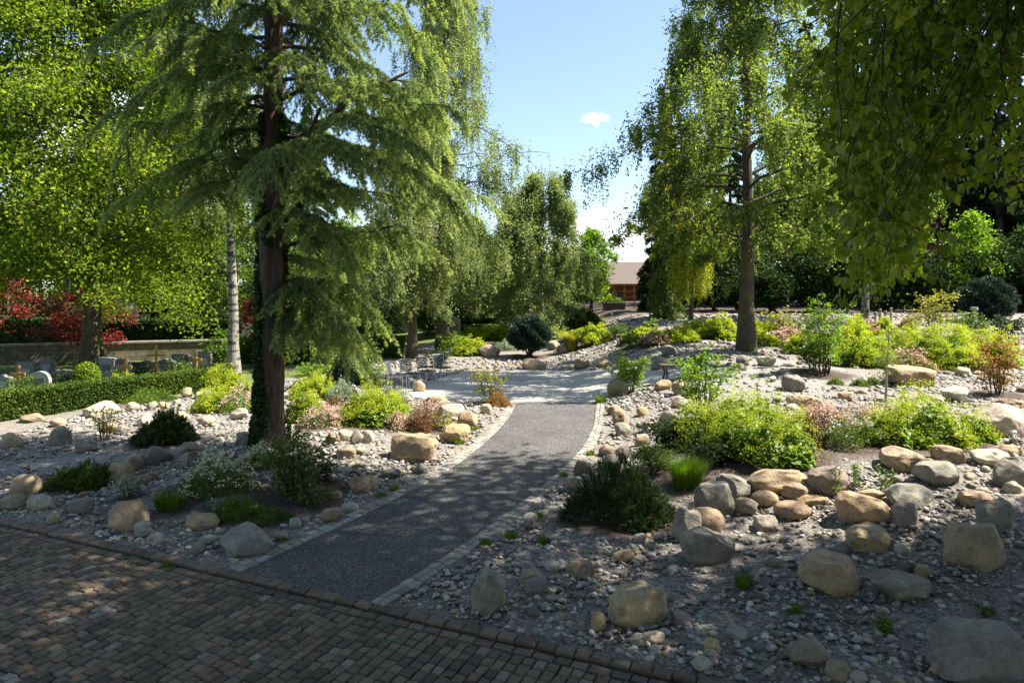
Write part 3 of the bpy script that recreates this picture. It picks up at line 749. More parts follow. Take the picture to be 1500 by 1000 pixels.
    spruce(r, 13.2, 1.5, 3.5, M['barkd'], M['gold'], .2, nl=60, quad=.2, droop=.5, dens=.8, cone=.6)
    r = thing('cypress_tree', 'weeping golden cypress hung with curtains of yellow-green sprays', 'tree', at(1012, 32, -.05))
    gt = Geo(); gc = Geo(); gt.tube(trunk_line(4.9), .13, .03, 8); PP = []
    for i in range(170):
        a = U(0, 2 * PI); q = U(0, 1) ** .6; c = np.array([math.cos(a) * .95 * q, math.sin(a) * .95 * q, 4.9 - 1.2 * q * U(.6, 1.2)]); L = U(.8, 3.9) * (c[2] / 4.9)
        t = U(0, 1, 170); PP.append(c + np.stack([math.cos(a) * .12 * t, math.sin(a) * .12 * t, -L * t], 1) + rng.normal(size=(170, 3)) * .045)
    leaves(gc, np.concatenate(PP), .10, up=0, aspect=.4, hang=2.); put(r, gt, M['barkd'], gc, M['gold'])
    r = thing('conifer_tree', 'dark weeping conifer tucked against the golden cypress on its left', 'tree', at(975, 33.5, -.05))
    spruce(r, 5.2, 1.1, .3, M['barkd'], M['mid'], .14, nl=50, quad=.18, droop=.8, cone=.4)
    # ---- woods: prototypes and copies, each a tree
    for x, y, s in ((1.5, -9, .8), (-8, -11, .85), (12, -12, .9), (-17, -4, .8)):  # unseen limes added to cut open sky and deepen the foreground shade
        dup(lime, f'unseen lime tree added behind the viewpoint to block sky light, {"left" if x < 0 else "right"} {"nearer" if abs(x) < 10 else "farther"} one', ground_pt(x, y, -.05), U(0, 6), (s, s, s), group='limes added behind the viewpoint')
    W = 'dark trees of the wood behind the garden'
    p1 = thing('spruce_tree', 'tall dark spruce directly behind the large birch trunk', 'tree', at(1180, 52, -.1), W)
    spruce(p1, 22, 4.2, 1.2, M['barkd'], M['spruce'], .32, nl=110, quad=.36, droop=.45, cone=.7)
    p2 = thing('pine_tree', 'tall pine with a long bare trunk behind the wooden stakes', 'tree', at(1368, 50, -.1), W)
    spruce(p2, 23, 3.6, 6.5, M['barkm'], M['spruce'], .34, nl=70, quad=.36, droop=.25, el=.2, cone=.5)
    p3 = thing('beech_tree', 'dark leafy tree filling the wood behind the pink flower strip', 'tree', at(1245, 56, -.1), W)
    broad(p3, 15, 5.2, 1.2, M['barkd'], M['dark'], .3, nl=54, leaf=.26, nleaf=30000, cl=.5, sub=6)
    lab = ['spruce', 'pine', 'leafy tree']; pr = [p1, p2, p3]
    for k, px, Y, s, where in ((0, 1070, 55, .8, 'dark spruce seen between the large birch and the golden cypress'), (2, 1130, 50, .62, 'low dark leafy tree right behind the white sign'), (0, 1440, 56, 1., 'dark spruce behind the sunlit young tree at right'),
                               (1, 1338, 55, 1., 'bare-trunked pine left of the tallest pair of trunks in the wood'), (1, 1466, 47, .95, 'reddish-trunked pine near the right edge'), (2, 1500, 50, .8, 'dark leafy tree cut by the right edge'),
                               (0, 1560, 48, .9, 'dark spruce just beyond the right edge'), (2, 1400, 60, .9, 'dark leafy tree between the pine trunks'), (2, 1310, 47, .45, 'low shaded bushy tree behind the stake cluster'),
                               (0, 1290, 62, 1., 'farthest dark spruce behind the stake cluster'), (2, 1640, 44, .9, 'leafy tree beyond the right edge, shading the wood'), (0, 1760, 42, 1., 'spruce beyond the right edge, shading the wood'), (2, 1040, 58, .55, 'dark round tree behind the weeping golden cypress'),
                               (0, 1010, 60, .75, 'slim dark spruce behind the dark conifer of the gap'), (2, 1470, 62, .8, 'dark leafy tree deep in the wood behind the reddish trunk'), (2, 1580, 60, 1., 'leafy tree deep in the wood past the right edge')):
        dup(pr[k], where, at(px, Y, -.1), U(0, 6), (s, s, s * U(.95, 1.08)))
    W3 = 'dark bushes at the edge of the wood'
    b1 = thing('dark_bush', 'dark bush at the wood edge just right of the large birch trunk', 'bush', at(1130, 38.5, -.1), W3)
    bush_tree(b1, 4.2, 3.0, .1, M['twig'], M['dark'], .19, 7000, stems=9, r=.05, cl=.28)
    for px, Y, s, where in ((1045, 39, .8, 'dark bush between the golden cypress and the large birch'), (1080, 41, 1., 'dark bush behind the white sign'), (1185, 40, .9, 'dark bush behind the yellow-green tiered shrub'), (1240, 39, 1., 'dark bush left of the stake cluster'), (1300, 40.5, .9, 'dark bush behind the stake cluster'),
                            (1345, 39.5, .8, 'dark bush behind the small bright yellow-green bush'), (1400, 40, 1., 'dark bush behind the sparse yellow-tipped shrub'), (1450, 41, 1.1, 'dark bush behind the young grey-green pine'), (1505, 39, 1., 'dark bush at the right edge of the wood'), (1570, 38, 1.2, 'dark bush beyond the right edge'), (700, 44, .8, 'dark bush behind the birches left of the plaza end'), (640, 40, .8, 'dark bush behind the brown birch trunk'), (760, 46, .9, 'dark bush behind the small birch'), (820, 45, .8, 'dark bush left of the bright green rounded tree'), (480, 38, .9, 'dark bush behind the cedar trunk to its right'), (530, 40, 1., 'dark bush behind the row of metal chairs')):
        dup(b1, where, at(px, Y + U(-1, 1.5), -.1), U(0, 6), (s * U(.7, 1.1), s, s * U(.45, 1.7)))
    W2 = 'background trees behind the cemetery'
    q3 = thing('background_tree', 'dark hedge-like tree behind the red-leaved maple', 'tree', at(250, 43, -.1), W2)
    broad(q3, 11, 4.0, .6, M['barkd'], M['mid'], .22, nl=48, leaf=.22, nleaf=24000, cl=.45, sub=6)
    for k, px, Y, s, where in ((0, 300, 42, .75, 'green tree right of the cemetery wall behind the white birch'), (0, 60, 46, .9, 'green tree behind the orange-red maple'), (0, -40, 44, 1., 'green tree at the far left edge behind the wall'),
                               (1, 270, 40, .75, 'dark spruce behind the cemetery wall'), (1, 225, 48, .9, 'dark spruce behind the white house corner'), (0, 420, 46, .8, 'tree behind the cedar trunk, left of it'), (0, 500, 44, .7, 'tree behind the cedar trunk, right of it'),
                               (0, 1300, 44, .42, 'mid-green tree in front of the dark wood behind the stakes'), (0, 1512, 43, .5, 'mid-green tree at the right edge in front of the dark wood'), (2, 560, 48, .55, 'dark tree behind the row of chairs'), (2, 640, 44, .40, 'low dark tree behind the chairs and birch'), (2, 700, 46, .42, 'low dark tree behind the gravestone by the plaza'), (2, 745, 52, .5, 'dark tree between the two birches at the plaza end'),
                               (0, 820, 54, .5, 'green bush-like tree behind the small birch'), (0, 690, 60, .8, 'tall green tree far behind the tallest birch'), (1, 150, 58, 1., 'tall dark spruce far behind the lime'), (0, 340, 60, 1., 'tall green tree far behind the white birch'), (2, 860, 62, .35, 'small dark tree left of the red house'),
                               (2, 965, 52, .3, 'low dark bush-tree right of the red house'), (1, 450, 60, .9, 'tall spruce far behind the cedar')):
        dup((q3, p1, p3)[k], where, at(px, Y, -.1), U(0, 6), (s, s, s * U(.92, 1.1)), group=W2)
# ------------------------------------------------------------------ rocks
def mat_rock():
    m, nt, b = nodes('boulder_stone')
    tc = nt.nodes.new('ShaderNodeTexCoord'); P = tc.outputs['Object']; oi = nt.nodes.new('ShaderNodeObjectInfo')
    ad = nt.nodes.new('ShaderNodeVectorMath'); ad.operation = 'MULTIPLY_ADD'; nt.links.new(oi.outputs['Random'], ad.inputs[0])
    ad.inputs[1].default_value = (37, 61, 23); nt.links.new(P, ad.inputs[2]); Q = ad.outputs[0]
    n1 = nd(nt, 'ShaderNodeTexNoise', Scale=3.2, Detail=7., Roughness=.6); nt.links.new(Q, n1.inputs['Vector'])
    n2 = nd(nt, 'ShaderNodeTexNoise', Scale=26., Detail=8., Roughness=.7); nt.links.new(Q, n2.inputs['Vector'])
    c = mix(nt, 1., oi.outputs['Color'], ramp(nt, n1.outputs[0], [(.28, (.62, .62, .66)), (.5, (1, .97, .93)), (.72, (1.3, 1.2, 1.05))]), 'MULTIPLY')
    c = mix(nt, 1., c, ramp(nt, n2.outputs[0], [(.3, (.72, .72, .72)), (.7, (1.22, 1.22, 1.22))]), 'MULTIPLY')
    mp = nd(nt, 'ShaderNodeMapping', Rotation=(.5, .4, .3), Scale=(1, 1, 3)); nt.links.new(Q, mp.inputs[0])
    n3 = nd(nt, 'ShaderNodeTexNoise', Scale=1.6, Detail=3., Distortion=.6); nt.links.new(mp.outputs[0], n3.inputs['Vector'])
    vein = ramp(nt, n3.outputs[0], [(.485, (0, 0, 0)), (.5, (.13, .13, .13)), (.515, (0, 0, 0))])
    c = mix(nt, vein, c, (.48, .44, .38))
    n4 = nd(nt, 'ShaderNodeTexNoise', Scale=7., Detail=5.); nt.links.new(Q, n4.inputs['Vector'])
    c = mix(nt, ramp(nt, n4.outputs[0], [(.54, (0, 0, 0)), (.68, (.62, .62, .62))]), c, (.14, .125, .095))
    nt.links.new(c, b.inputs['Base Color']); b.inputs['Roughness'].default_value = .85
    mm = nt.nodes.new('ShaderNodeMath'); mm.operation = 'MULTIPLY_ADD'; mm.inputs[1].default_value = .35
    nt.links.new(n2.outputs[0], mm.inputs[0]); nt.links.new(n1.outputs[0], mm.inputs[2])
    bump(nt, b, mm.outputs[0], .9, .07); return m
def ico(sub):
    bm = bmesh.new(); bmesh.ops.create_icosphere(bm, subdivisions=sub, radius=1.)
    V = np.array([v.co[:] for v in bm.verts]); Fc = np.array([[v.index for v in f.verts] for f in bm.faces]); bm.free(); return V, Fc
ICO = {k: ico(k) for k in (1, 2, 3, 4, 5)}
def rock_shape(kind, sub):
    V, Fc = ICO[sub]; V = V.copy()
    ncut, lo, hi, e = {'r': (9, .70, .96, 2.35), 'e': (2, .9, 1., 2.), 'b': (9, .62, .9, 4.5), 's': (9, .6, .92, 3.2), 'w': (10, .48, .85, 2.6), 'c': (16, .55, .9, 2.4), 'u': (10, .55, .9, 2.6)}[kind]
    V /= (np.abs(V) ** e).sum(1)[:, None] ** (1 / e)
    for _ in range(ncut):
        n = rdir(1)[0]
        if kind in 'bs': n *= np.array([1, 1, .6]); n /= np.linalg.norm(n)
        d = V @ n; k = U(lo, hi) * (1.25 if kind == 'b' else 1.)
        V -= np.maximum(0, d - k)[:, None] * n * .93
    amp = {'r': .065, 'e': .035, 'b': .045, 's': .05, 'w': .05, 'c': .08, 'u': .08}[kind]
    for f, a in ((1.6, 1.), (3.3, .55), (7., .28), (15., .12)):
        if f > 8 and sub < 4: continue
        for _ in range(3):
            k = rdir(1)[0] * f; V *= (1 + amp * a * .6 * np.sin(V @ k * 2 + U(0, 6)))[:, None]
    if kind != 'e':
        for _ in range(ncut + 4):           # later chips leave crisp facets
            n = rdir(1)[0]; d = V @ n; k = d.max() * U(.80, .95); V -= np.maximum(0, d - k)[:, None] * n * .97
        for f, a in ((9., .008), (19., .005), (34., .003)):
            for _ in range(4):
                k = rdir(1)[0] * f; V *= (1 + a * np.sin(V @ k + U(0, 6)))[:, None]
    V -= (V.max(0) + V.min(0)) / 2; V /= (V.max(0) - V.min(0))
    return V, Fc
TONE = {'t': (.365, .275, .172), 'p': (.44, .385, .295), 'g': (.25, .232, .20), 'w': (.43, .41, .365), 'n': (.25, .195, .14), 'o': (.41, .295, .16), 'v': (.27, .24, .165), 'd': (.15, .143, .13), 'k': (.29, .235, .195)}
# x0 y0 x1 y1 shape tone label
ROCKS = [l.split('|') for l in """147 735 211 778 w t|big tan boulder by the road beside two white cobbles
6 696 52 727 e t|egg-shaped tan boulder near the left edge of the view
-6 722 32 747 r v|olive boulder cut by the left edge near the road
35 724 68 749 r p|pale tan boulder near the left end of the road kerb
96 731 128 754 b g|grey block left of the silvery shrub
64 751 84 767 e v|small olive stone on the kerb at far left
145 677 188 708 r t|rounded tan boulder behind the low green juniper
124 687 148 703 r k|pinkish stone touching the juniper on its right
206 666 178 692 r t|tan boulder between the rounded one and the grey dappled one
207 652 246 682 c g|grey boulder under the dark mugo pine
258 648 291 665 s n|brown flat boulder right of the dark mugo pine
256 657 303 687 w g|grey-brown wedge boulder left of the cedar
344 632 367 652 b g|blue-grey block touching the cedar's left side
289 609 311 624 r p|pale rounded boulder in sun left of the cedar
330 597 362 616 s p|pale slab in sun just left of the cedar trunk
20 605 56 620 r n|brown boulder in the dappled shade below the hedge at left
68 613 93 626 r t|tan boulder right of the brown one below the hedge
67 624 99 653 w g|leaning grey-tan boulder on the gravel at left
-4 633 25 658 r t|tan boulder at the left edge in sun
108 649 136 663 r n|brown-grey stone on the shaded gravel at left
267 751 316 777 r t|tan rounded boulder under the white flowers
192 763 219 779 e w|upper whitish cobble beside the big tan boulder
193 774 220 789 e g|lower grey cobble beside the big tan boulder
211 779 235 800 r w|pale grey stone right of the two stacked cobbles
297 770 396 816 c g|big craggy grey-brown boulder at the road by the path mouth
277 794 299 811 e g|grey cobble left of the craggy boulder
291 783 313 797 e w|pale cobble tucked behind the craggy boulder
191 696 215 712 b n|brown stone behind the silvery shrub
113 588 161 612 w p|big pale boulder in sun below the yellow-green perennials
180 589 201 604 r p|pale rounded stone second along the sunny rock row
212 588 228 601 r p|pale rounded stone at the middle of the sunny rock row
229 588 245 600 r t|tan stone touching the middle of the sunny rock row
250 586 264 595 r p|small pale stone at the right of the sunny rock row
276 589 297 603 r t|tan boulder below the green fern-like shrub
262 567 280 583 u t|upright tan boulder by the hedge end
284 571 308 585 s p|pale wide boulder right of the upright one at the hedge end
194 606 219 625 w p|pale wedge stone behind the dark mugo pine
234 603 268 617 s t|long tan slab behind the dark mugo pine
144 618 167 633 r o|orange-tan boulder in the sunny scree
167 623 185 636 r p|pale boulder in the sunny scree by the mugo pine
570 636 640 677 b t|largest tan boulder by the left edge of the path
643 623 687 649 s o|orange-tan slab close to the left edge of the path
669 602 699 628 b t|tan boulder behind the slab by the path
639 593 679 612 s p|long pale boulder at the plaza edge
619 579 654 597 b o|orange-tan block beside the plaza
703 591 721 607 r p|pale stone under the yellow shrub by the path
470 633 496 650 w n|brown wedge stone at the edge of the mulch
494 629 515 645 b p|tan-white block next to the brown wedge in the mulch
511 629 531 651 u g|grey upright stone of the pale pair in the mulch
527 629 547 649 b w|white block of the pale pair in the mulch
490 655 519 672 b t|tan block in front of the pale pair
517 655 537 668 r g|grey stone in front of the pale pair
508 674 535 688 w p|pale wedge stone in the gravel in front of the tan block
501 698 550 722 r t|smooth tan boulder in the shade left of the path
482 718 499 732 r o|small orange stone left of the smooth tan boulder
464 745 499 766 c t|tan craggy stone near the kerb of the path in shade
498 736 524 750 e w|smooth pale flat cobble near the kerb of the path
421 758 439 774 r w|round white stone among the shaded gravel
557 687 586 702 r d|dark low stone in shade near the path
605 679 628 697 w g|grey wedge stone touching the left kerb of the path
397 779 423 793 e g|grey stone beside the craggy boulder at the path mouth
457 587 477 600 r w|white stone among the flowers right of the cedar
897 598 920 623 u t|tan upright stone of the pair at the right kerb
889 592 912 608 r n|brown stone behind the upright one at the right kerb
900 618 927 639 c g|grey craggy stone below the tan upright one at the right kerb
934 596 951 610 b t|small tan block on the gravel right of the path
890 552 922 580 r v|olive round boulder under the bright green shrub
961 556 987 572 r t|tan boulder left of the pair behind the path
985 556 1007 578 b t|tan square boulder beside the tall sparse shrub
985 580 1009 597 r p|pale stone left of the tall sparse shrub
967 604 992 622 r p|pale stone half under the leaves right of the path
931 635 951 655 r t|tan stone at the left end of the green bed
878 651 904 669 r n|brown round stone by the right kerb of the path
899 653 927 676 c d|dark grey craggy stone left of the green bed
881 666 914 691 r g|grey round stone behind the big dark mugo pine
841 674 868 698 w n|brown stone touching the right kerb beside the mugo pine
825 696 857 722 c g|veined grey stone at the kerb left of the big mugo pine
1022 706 1082 760 b g|grey-tan square boulder right of the lime-green tufts
1055 696 1107 736 w g|grey leaning boulder behind the square one
1104 693 1191 729 s t|long tan slab under the lady's mantle
1104 719 1144 743 e t|smooth tan egg boulder in front of the long slab
1079 732 1114 757 r k|pinkish rounded boulder left of the smooth tan egg
989 744 1030 797 u g|grey upright boulder at the right end of the big mugo pine
1004 744 1066 783 e n|elongated grey-brown boulder behind the veined one
1001 773 1082 828 c g|large grey boulder with white veins near the big mugo pine
1056 584 1085 602 r p|pale boulder seen between stems of the tall sparse shrub
1152 709 1204 734 s n|brown slab in front of the long tan slab
1192 686 1252 728 b k|squarish grey-pink boulder behind the green stems
1140 736 1193 762 e t|grey-tan oval boulder alone in front of the brown slab
1174 727 1218 742 s o|thin orange-tan stone behind the oval boulder
1107 757 1144 779 w k|pinkish wedge stone below the smooth tan egg
1239 724 1316 772 w t|tan wedge boulder in front of the green stems
1262 717 1299 734 r t|tan stone leaning on the back of the wedge boulder
1313 736 1348 773 r k|pinkish upright stone right of the wedge boulder
1311 712 1379 746 s g|grey slab with a chipped side behind the pinkish stone
1305 658 1375 692 s t|flat tan boulder at the mulch under the right lady's mantle
1350 678 1421 715 w g|light grey flat boulder with a sun fleck on top
1374 653 1423 680 b n|brown boulder with pale veins under the right lady's mantle
1433 660 1486 685 s p|pale boulder at the right end of the bed
1466 652 1506 669 s t|tan slab beside the candle jar at the right edge
1467 673 1520 714 b g|grey block cut by the right edge below the bed
1440 590 1528 643 w p|huge pale boulder at the right edge
1467 583 1510 598 s t|tan slab behind the huge pale boulder
1443 731 1500 785 c g|grey boulder with curved veins at the right edge
1400 768 1481 838 b t|big square tan boulder with sun on its right side
1413 720 1466 741 s t|flat tan stone above the big square boulder
1480 706 1510 725 r p|pale stone at the right edge beside the flat tan stone
1252 771 1318 811 r t|tan boulder below the wedge boulder with a white cobble at its right
1183 812 1275 877 r t|largest rounded tan boulder in the right foreground
1291 838 1376 884 r g|smooth grey-white boulder right of the largest rounded one
1394 918 1530 1012 s g|big flat grey slab in the bottom right corner
1168 938 1230 984 w n|brown angular boulder at the bottom of the view
1214 968 1249 1000 r v|olive round stone touching the brown angular boulder
1369 970 1392 992 e t|tan cobble left of the corner slab
1314 796 1337 815 e w|white cobble beside the tan boulder with its twin at right
1342 828 1366 848 r o|orange-brown stone behind the smooth grey-white boulder
1317 824 1341 841 e d|dark cobble behind the smooth grey-white boulder
1247 984 1274 1003 e w|pale cobble at the bottom edge by the olive stone
689 833 741 902 u g|tall upright craggy rock in the gravel by the road
895 856 981 919 b t|big square tan boulder in the middle of the foreground gravel
866 895 889 925 e t|tan egg stone left of the big square boulder
830 821 873 847 w n|brown wedge rock behind the big square boulder
760 835 794 858 b t|tan rock of the touching pair right of the tall upright rock
768 847 803 871 b g|grey rock of the touching pair right of the tall upright rock
899 806 932 823 e o|orange-tan oval cobble below the big mugo pine
923 930 949 950 r g|grey cobble in front of the big square boulder
1034 934 1057 958 u o|yellow-tan sunlit stone at the bottom gravel
1070 917 1099 940 w w|white wedge stone right of the sunlit yellow one
1015 964 1046 985 r w|white sunlit stone at the bottom gravel near the kerb
1031 952 1053 966 e p|small pale stone between the sunlit yellow and white ones
812 896 830 914 r g|small grey stone left of the tan egg stone
1310 536 1384 567 b t|big tan boulder beside the thin sapling
1258 519 1284 537 s p|pale boulder behind the multi-stemmed shrub
1146 497 1163 511 r t|tan boulder right of the large birch trunk
1112 521 1139 536 r p|pale boulder on the gravel in front of the large birch
1160 578 1207 597 r t|tan boulder behind the pale pink flowers
1232 574 1255 588 r t|tan stone behind the pale pink flowers, right of the larger one
1389 566 1428 590 w w|white boulder left of the orange shrub
1405 538 1429 551 s p|pale slab at the foot of the far lady's mantle
1463 547 1482 563 r n|brown stone behind the orange shrub stems
1150 549 1181 574 b g|grey-tan boulder left of the multi-stemmed shrub
764 525 801 542 s t|tan boulder beneath the blue-green pine
843 524 866 540 r t|tan boulder on the far edge of the plaza, left of two
871 524 894 539 r n|brown boulder on the far edge of the plaza, right of two
955 522 980 541 b g|grey boulder behind the bench
970 505 992 520 r g|grey round stone behind the plaza near the birch
815 504 834 517 r p|pale stone behind the blue-green pine, right side
802 499 822 513 r g|grey stone behind the blue-green pine
698 505 733 523 r k|large pinkish boulder at the back left of the plaza
1081 520 1101 533 r g|grey stone at the foot of the large birch
1075 532 1097 543 s p|pale flat stone on the gravel left of the large birch
586 578 602 590 r g|grey boulder under the first metal chair
604 556 622 574 r t|tan boulder between the legs of the metal chairs
""".strip().split('\n')]
BL = []      # (x, y, radius) of what is already placed
def build_rocks():
    m = mat_rock(); M['rock'] = m
    for spec, label in ROCKS:
        s = spec.split(); x0, y0, x1, y1 = sorted((float(s[0]), float(s[2])))[0], float(s[1]), sorted((float(s[0]), float(s[2])))[1], float(s[3])
        sh, tn = s[4], s[5]; cx = (x0 + x1) / 2; p = hit(cx, y1); Y = p[1]; w = (x1 - x0) / F * Y; hp = (y1 - y0) / F * Y
        sn = (y1 - HY) / math.hypot(y1 - HY, F)
        d = w * {'r': .8, 'e': .7, 'b': .75, 's': .8, 'w': .8, 'c': .7, 'u': .9}[sh]
        hz = max(.42 * hp, hp - .38 * d * sn, .16 * w)
        V, Fc = rock_shape(sh, 5 if w * F / Y > 42 else 4 if w * F / Y > 22 else 3)
        a = U(-.3, .3); tilt = U(-.12, .12) if sh != 'w' else U(-.3, .1)
        V = V * np.array([w * 1.03, d, hz * 1.28])
        c_, s_ = math.cos(tilt), math.sin(tilt); V = np.stack([V[:, 0] * c_ - V[:, 2] * s_, V[:, 1], V[:, 0] * s_ + V[:, 2] * c_], 1)
        V = rotz(V, a); cy = Y + d * .42; c = ground_pt(cx / F * Y - CX / F * Y, cy)
        V[:, 2] += hz - V[:, 2].max()                      # top at the wanted height, the foot sunk in
        g = Geo(); g.add(V, Fc); o = g.build('boulder', m, loc=c, smooth_=True); tag(o, label, 'boulder', 'boulders set in the gravel garden')
        k = U(.86, 1.14); t = np.array(TONE[tn]) * k; o.color = (*np.clip(t * U(.95, 1.05, 3), 0, 1), 1)
        BL.append((c[0], c[1], max(w, d) * .5))
    # ---- cobbles: individual stones, eight shapes shared by copies
    pro = []
    for i in range(8):
        V, Fc = rock_shape('rerebwec'[i], 3); V[:, 2] *= .72; V[:, 1] *= .85; g = Geo(); g.add(V, Fc); pro.append(g)
    zones = (('left', 60, (-8, -1.2), (7.5, 16), 'left of the path'), ('right', 80, (.2, 9.5), (6.8, 13.5), 'right of the path in the foreground'), ('back', 60, (1.5, 16), (13.5, 24), 'in the sunny bed far right'))
    first = {}
    for zn, n, xr, yr, where in zones:
        k = 0; tries = 0
        while k < n and tries < 20000:
            tries += 1; x, y = U(*xr), U(*yr); u = x / y
            if abs(u) > .8 or sd(x, y) < .35 or inside(np.array([x]), np.array([y]), PATH)[0] or inside(np.array([x]), np.array([y]), PLAZA)[0]: continue
            if dist_line(np.array([x]), np.array([y]), np.concatenate([PL, PR]))[0] < .38: continue
            r = rng.choice([.05, .065, .08, .1, .12], p=[.3, .3, .2, .12, .08]) * (1 if zn != 'back' else 1.7)
            if any((x - a) ** 2 + (y - b) ** 2 < (c + r) ** 2 for a, b, c in BL): continue
            if any(((x - a) / b2) ** 2 + ((y - b) / c2) ** 2 < .8 for a, b, b2, c2 in SOIL): continue
            tn = rng.choice(list('gggwwptknd')); i = rng.integers(0, 8)
            nm = {'g': 'grey', 'w': 'whitish', 'p': 'pale tan', 't': 'tan', 'k': 'pinkish', 'n': 'brown', 'd': 'dark grey'}[tn]
            label = f'{nm} cobble among the pebbles {where}'; gp = f'{nm} cobbles {where}'
            if i not in first: o = pro[i].build('cobble', m, smooth_=True); first[i] = o
            else: o = first[i].copy(); COL.objects.link(o)
            o.location = ground_pt(x, y, r * .28); o.scale = (2 * r * U(.85, 1.3), 2 * r, 1.9 * r); o.rotation_euler = (U(-.2, .2), U(-.2, .2), U(0, 6)); tag(o, label, 'cobble', gp)
            o.color = (*np.clip(np.array(TONE[tn]) * U(.9, 1.2), 0, 1), 1); BL.append((x, y, r)); k += 1
    # ---- pebbles: nobody could count them
    g = Geo(); V0 = [rock_shape('r', 1) for _ in range(10)]; V1 = [rock_shape('e', 2) for _ in range(8)]
    X = []; 
    for (n, xr, yr, lo, hi) in ((40000, (-9.5, 10), (6, 13.5), .009, .046), (19000, (-12, 16), (11.5, 20), .018, .062), (11000, (-14, 20), (18, 30), .03, .085), (2500, (2, 24), (26, 36), .05, .11)):
        x = U(*xr, n); y = U(*yr, n); X.append(np.stack([x, y, lo + (hi - lo) * U(0, 1, n) ** 2.2], 1))
    X = np.concatenate(X); x, y, r = X.T
    ok = (sd(x, y) > .2) & (np.abs(x / y) < .86) & ~inside(x, y, PATH) & ~inside(x, y, PLAZA) & (dist_line(x, y, np.concatenate([PL, PR])) > .27)
    hl, hr = hit(-60, 625), hit(335, 568); ok &= ~((x < -7) & (y > hl[1] - 1.2 + (hr[1] - hl[1]) / (hr[0] - hl[0]) * (x - hl[0])))
    for (a, b, rx, ry) in SOIL: ok &= (((x - a) / rx) ** 2 + ((y - b) / ry) ** 2 > .9) | (U(0, 1, len(x)) < .10)
    cl = np.sin(x * 1.7 + 2 * np.sin(y * 1.1)) + np.sin(y * 2.3 - x) + U(-1.4, 1.4, len(x)); ok &= cl > -1.3
    for p, rx, ry in (((1100, 565), 2.6, 2.0), ((1150, 545), 2.6, 2.2), ((1350, 505), 2.5, 2.5), ((95, 680), 1.8, .7), ((1030, 548), 1.8, 2.)):
        h = hit(*p); ok &= (((x - h[0]) / rx) ** 2 + ((y - h[1]) / ry) ** 2 > 1) | (U(0, 1, len(x)) < .3)
    X = X[ok]; z = T(X[:, 0], X[:, 1]); kind = rng.integers(0, 10, len(X)); near = (X[:, 1] < 11.5) & (X[:, 2] > .022)
    for src, sel in ((V0, ~near), (V1, near)):
        for k, (V, Fc) in enumerate(src):
            q = np.where(sel & (kind % len(src) == k))[0]
            if not len(q): continue
            a = U(0, 6, len(q)); sc = np.stack([U(.8, 1.4, len(q)), U(.7, 1.1, len(q)), U(.45, .8, len(q))], 1) * 2 * X[q, 2:3]
            v = V[None] * sc[:, None]; ti = U(-.3, .3, len(q)); v[..., 2] += v[..., 0] * ti[:, None]
            cs, sn = np.cos(a)[:, None], np.sin(a)[:, None]
            v = np.stack([v[..., 0] * cs - v[..., 1] * sn, v[..., 0] * sn + v[..., 1] * cs, v[..., 2]], -1)
            v += np.stack([X[q, 0], X[q, 1], z[q] + X[q, 2] * .38], -1)[:, None]
            Fq = (Fc[None] + (np.arange(len(q)) * len(V))[:, None, None]).reshape(-1, 3)
            g.add(v.reshape(-1, 3), Fq, np.repeat(U(0, 1, len(q)), len(Fc)))
    mp_, nt, b = nodes('pebble_stone'); c = ramp(nt, attr(nt, 'rnd'), PEB, 'CONSTANT')
    tc = nt.nodes.new('ShaderNodeTexCoord'); n = nd(nt, 'ShaderNodeTexNoise', Scale=40., Detail=5.); nt.links.new(tc.outputs['Object'], n.inputs['Vector'])
    c = mix(nt, 1., c, ramp(nt, n.outputs[0], [(.3, (.75, .75, .75)), (.7, (1.2, 1.2, 1.2))]), 'MULTIPLY'); nt.links.new(c, b.inputs['Base Color']); b.inputs['Roughness'].default_value = .75
    o = g.build('pebbles', mp_, smooth_=True); tag(o, 'loose grey and tan pebbles covering the beds around the path', 'pebbles', kind='stuff')
# ------------------------------------------------------------------ plants of the beds
def dome(n, w, d, h, lo=.45):
    a = U(0, 2 * PI, n); r = np.sqrt(U(0, 1, n)); k = U(lo, 1, n)
    ph = w * 37.; lump = 1 + .16 * np.sin(a * 3 + ph) + .12 * np.sin(a * 5 + 2 * ph); lift = 1 + .22 * np.sin(a * 2 + ph + r * 3) + .16 * np.sin(a * 4 - ph - r * 5)
    return np.stack([np.cos(a) * r * w / 2 * lump, np.sin(a) * r * d / 2 * lump, h * lift * np.maximum(0, 1.02 - r ** 3) * k + .01], 1)
def cnt(w, h, ls, f=2.6, lo=60, hi=9000): return int(np.clip(f * w * h * 1.6 / (ls * ls * .5), lo, hi))
def stalks(root, n, w, d, h, mat='stemg'):
    g = Geo()
    for _ in range(n):
        e = dome(1, w, d, h * .95)[0]; b = e * np.array([.35, .35, 0]); g.tube(np.array([b, (b + e) / 2 + [0, 0, .03], e]), .006, .003, 3)
    g.build('stems', M[mat], root)
def k_mantle(r, w, d, h, Y, mat='mantle', fl='froth', q=1.):
    ls = max(.085, .0046 * Y); g = Geo(); round_leaves(g, dome(cnt(w, h, ls, 3.2), w, d, h * .85, .3), ls, 1.3); g.build('foliage', M[mat], r); stalks(r, 24, w, d, h)
    if fl:
        f = Geo(); fs = max(.018, .0015 * Y); c = dome(int(85 * w * (d + h)) + 30, w * 1.02, d, h * 1.22, .72); c = c[U(0, 1, len(c)) < q]
        Q = np.repeat(c, 26, 0) + rng.normal(size=(len(c) * 26, 3)) * np.array([.055, .055, .035]); leaves(f, Q, fs * 1.25, up=.8, aspect=.8); f.build('flowers', M[fl], r)
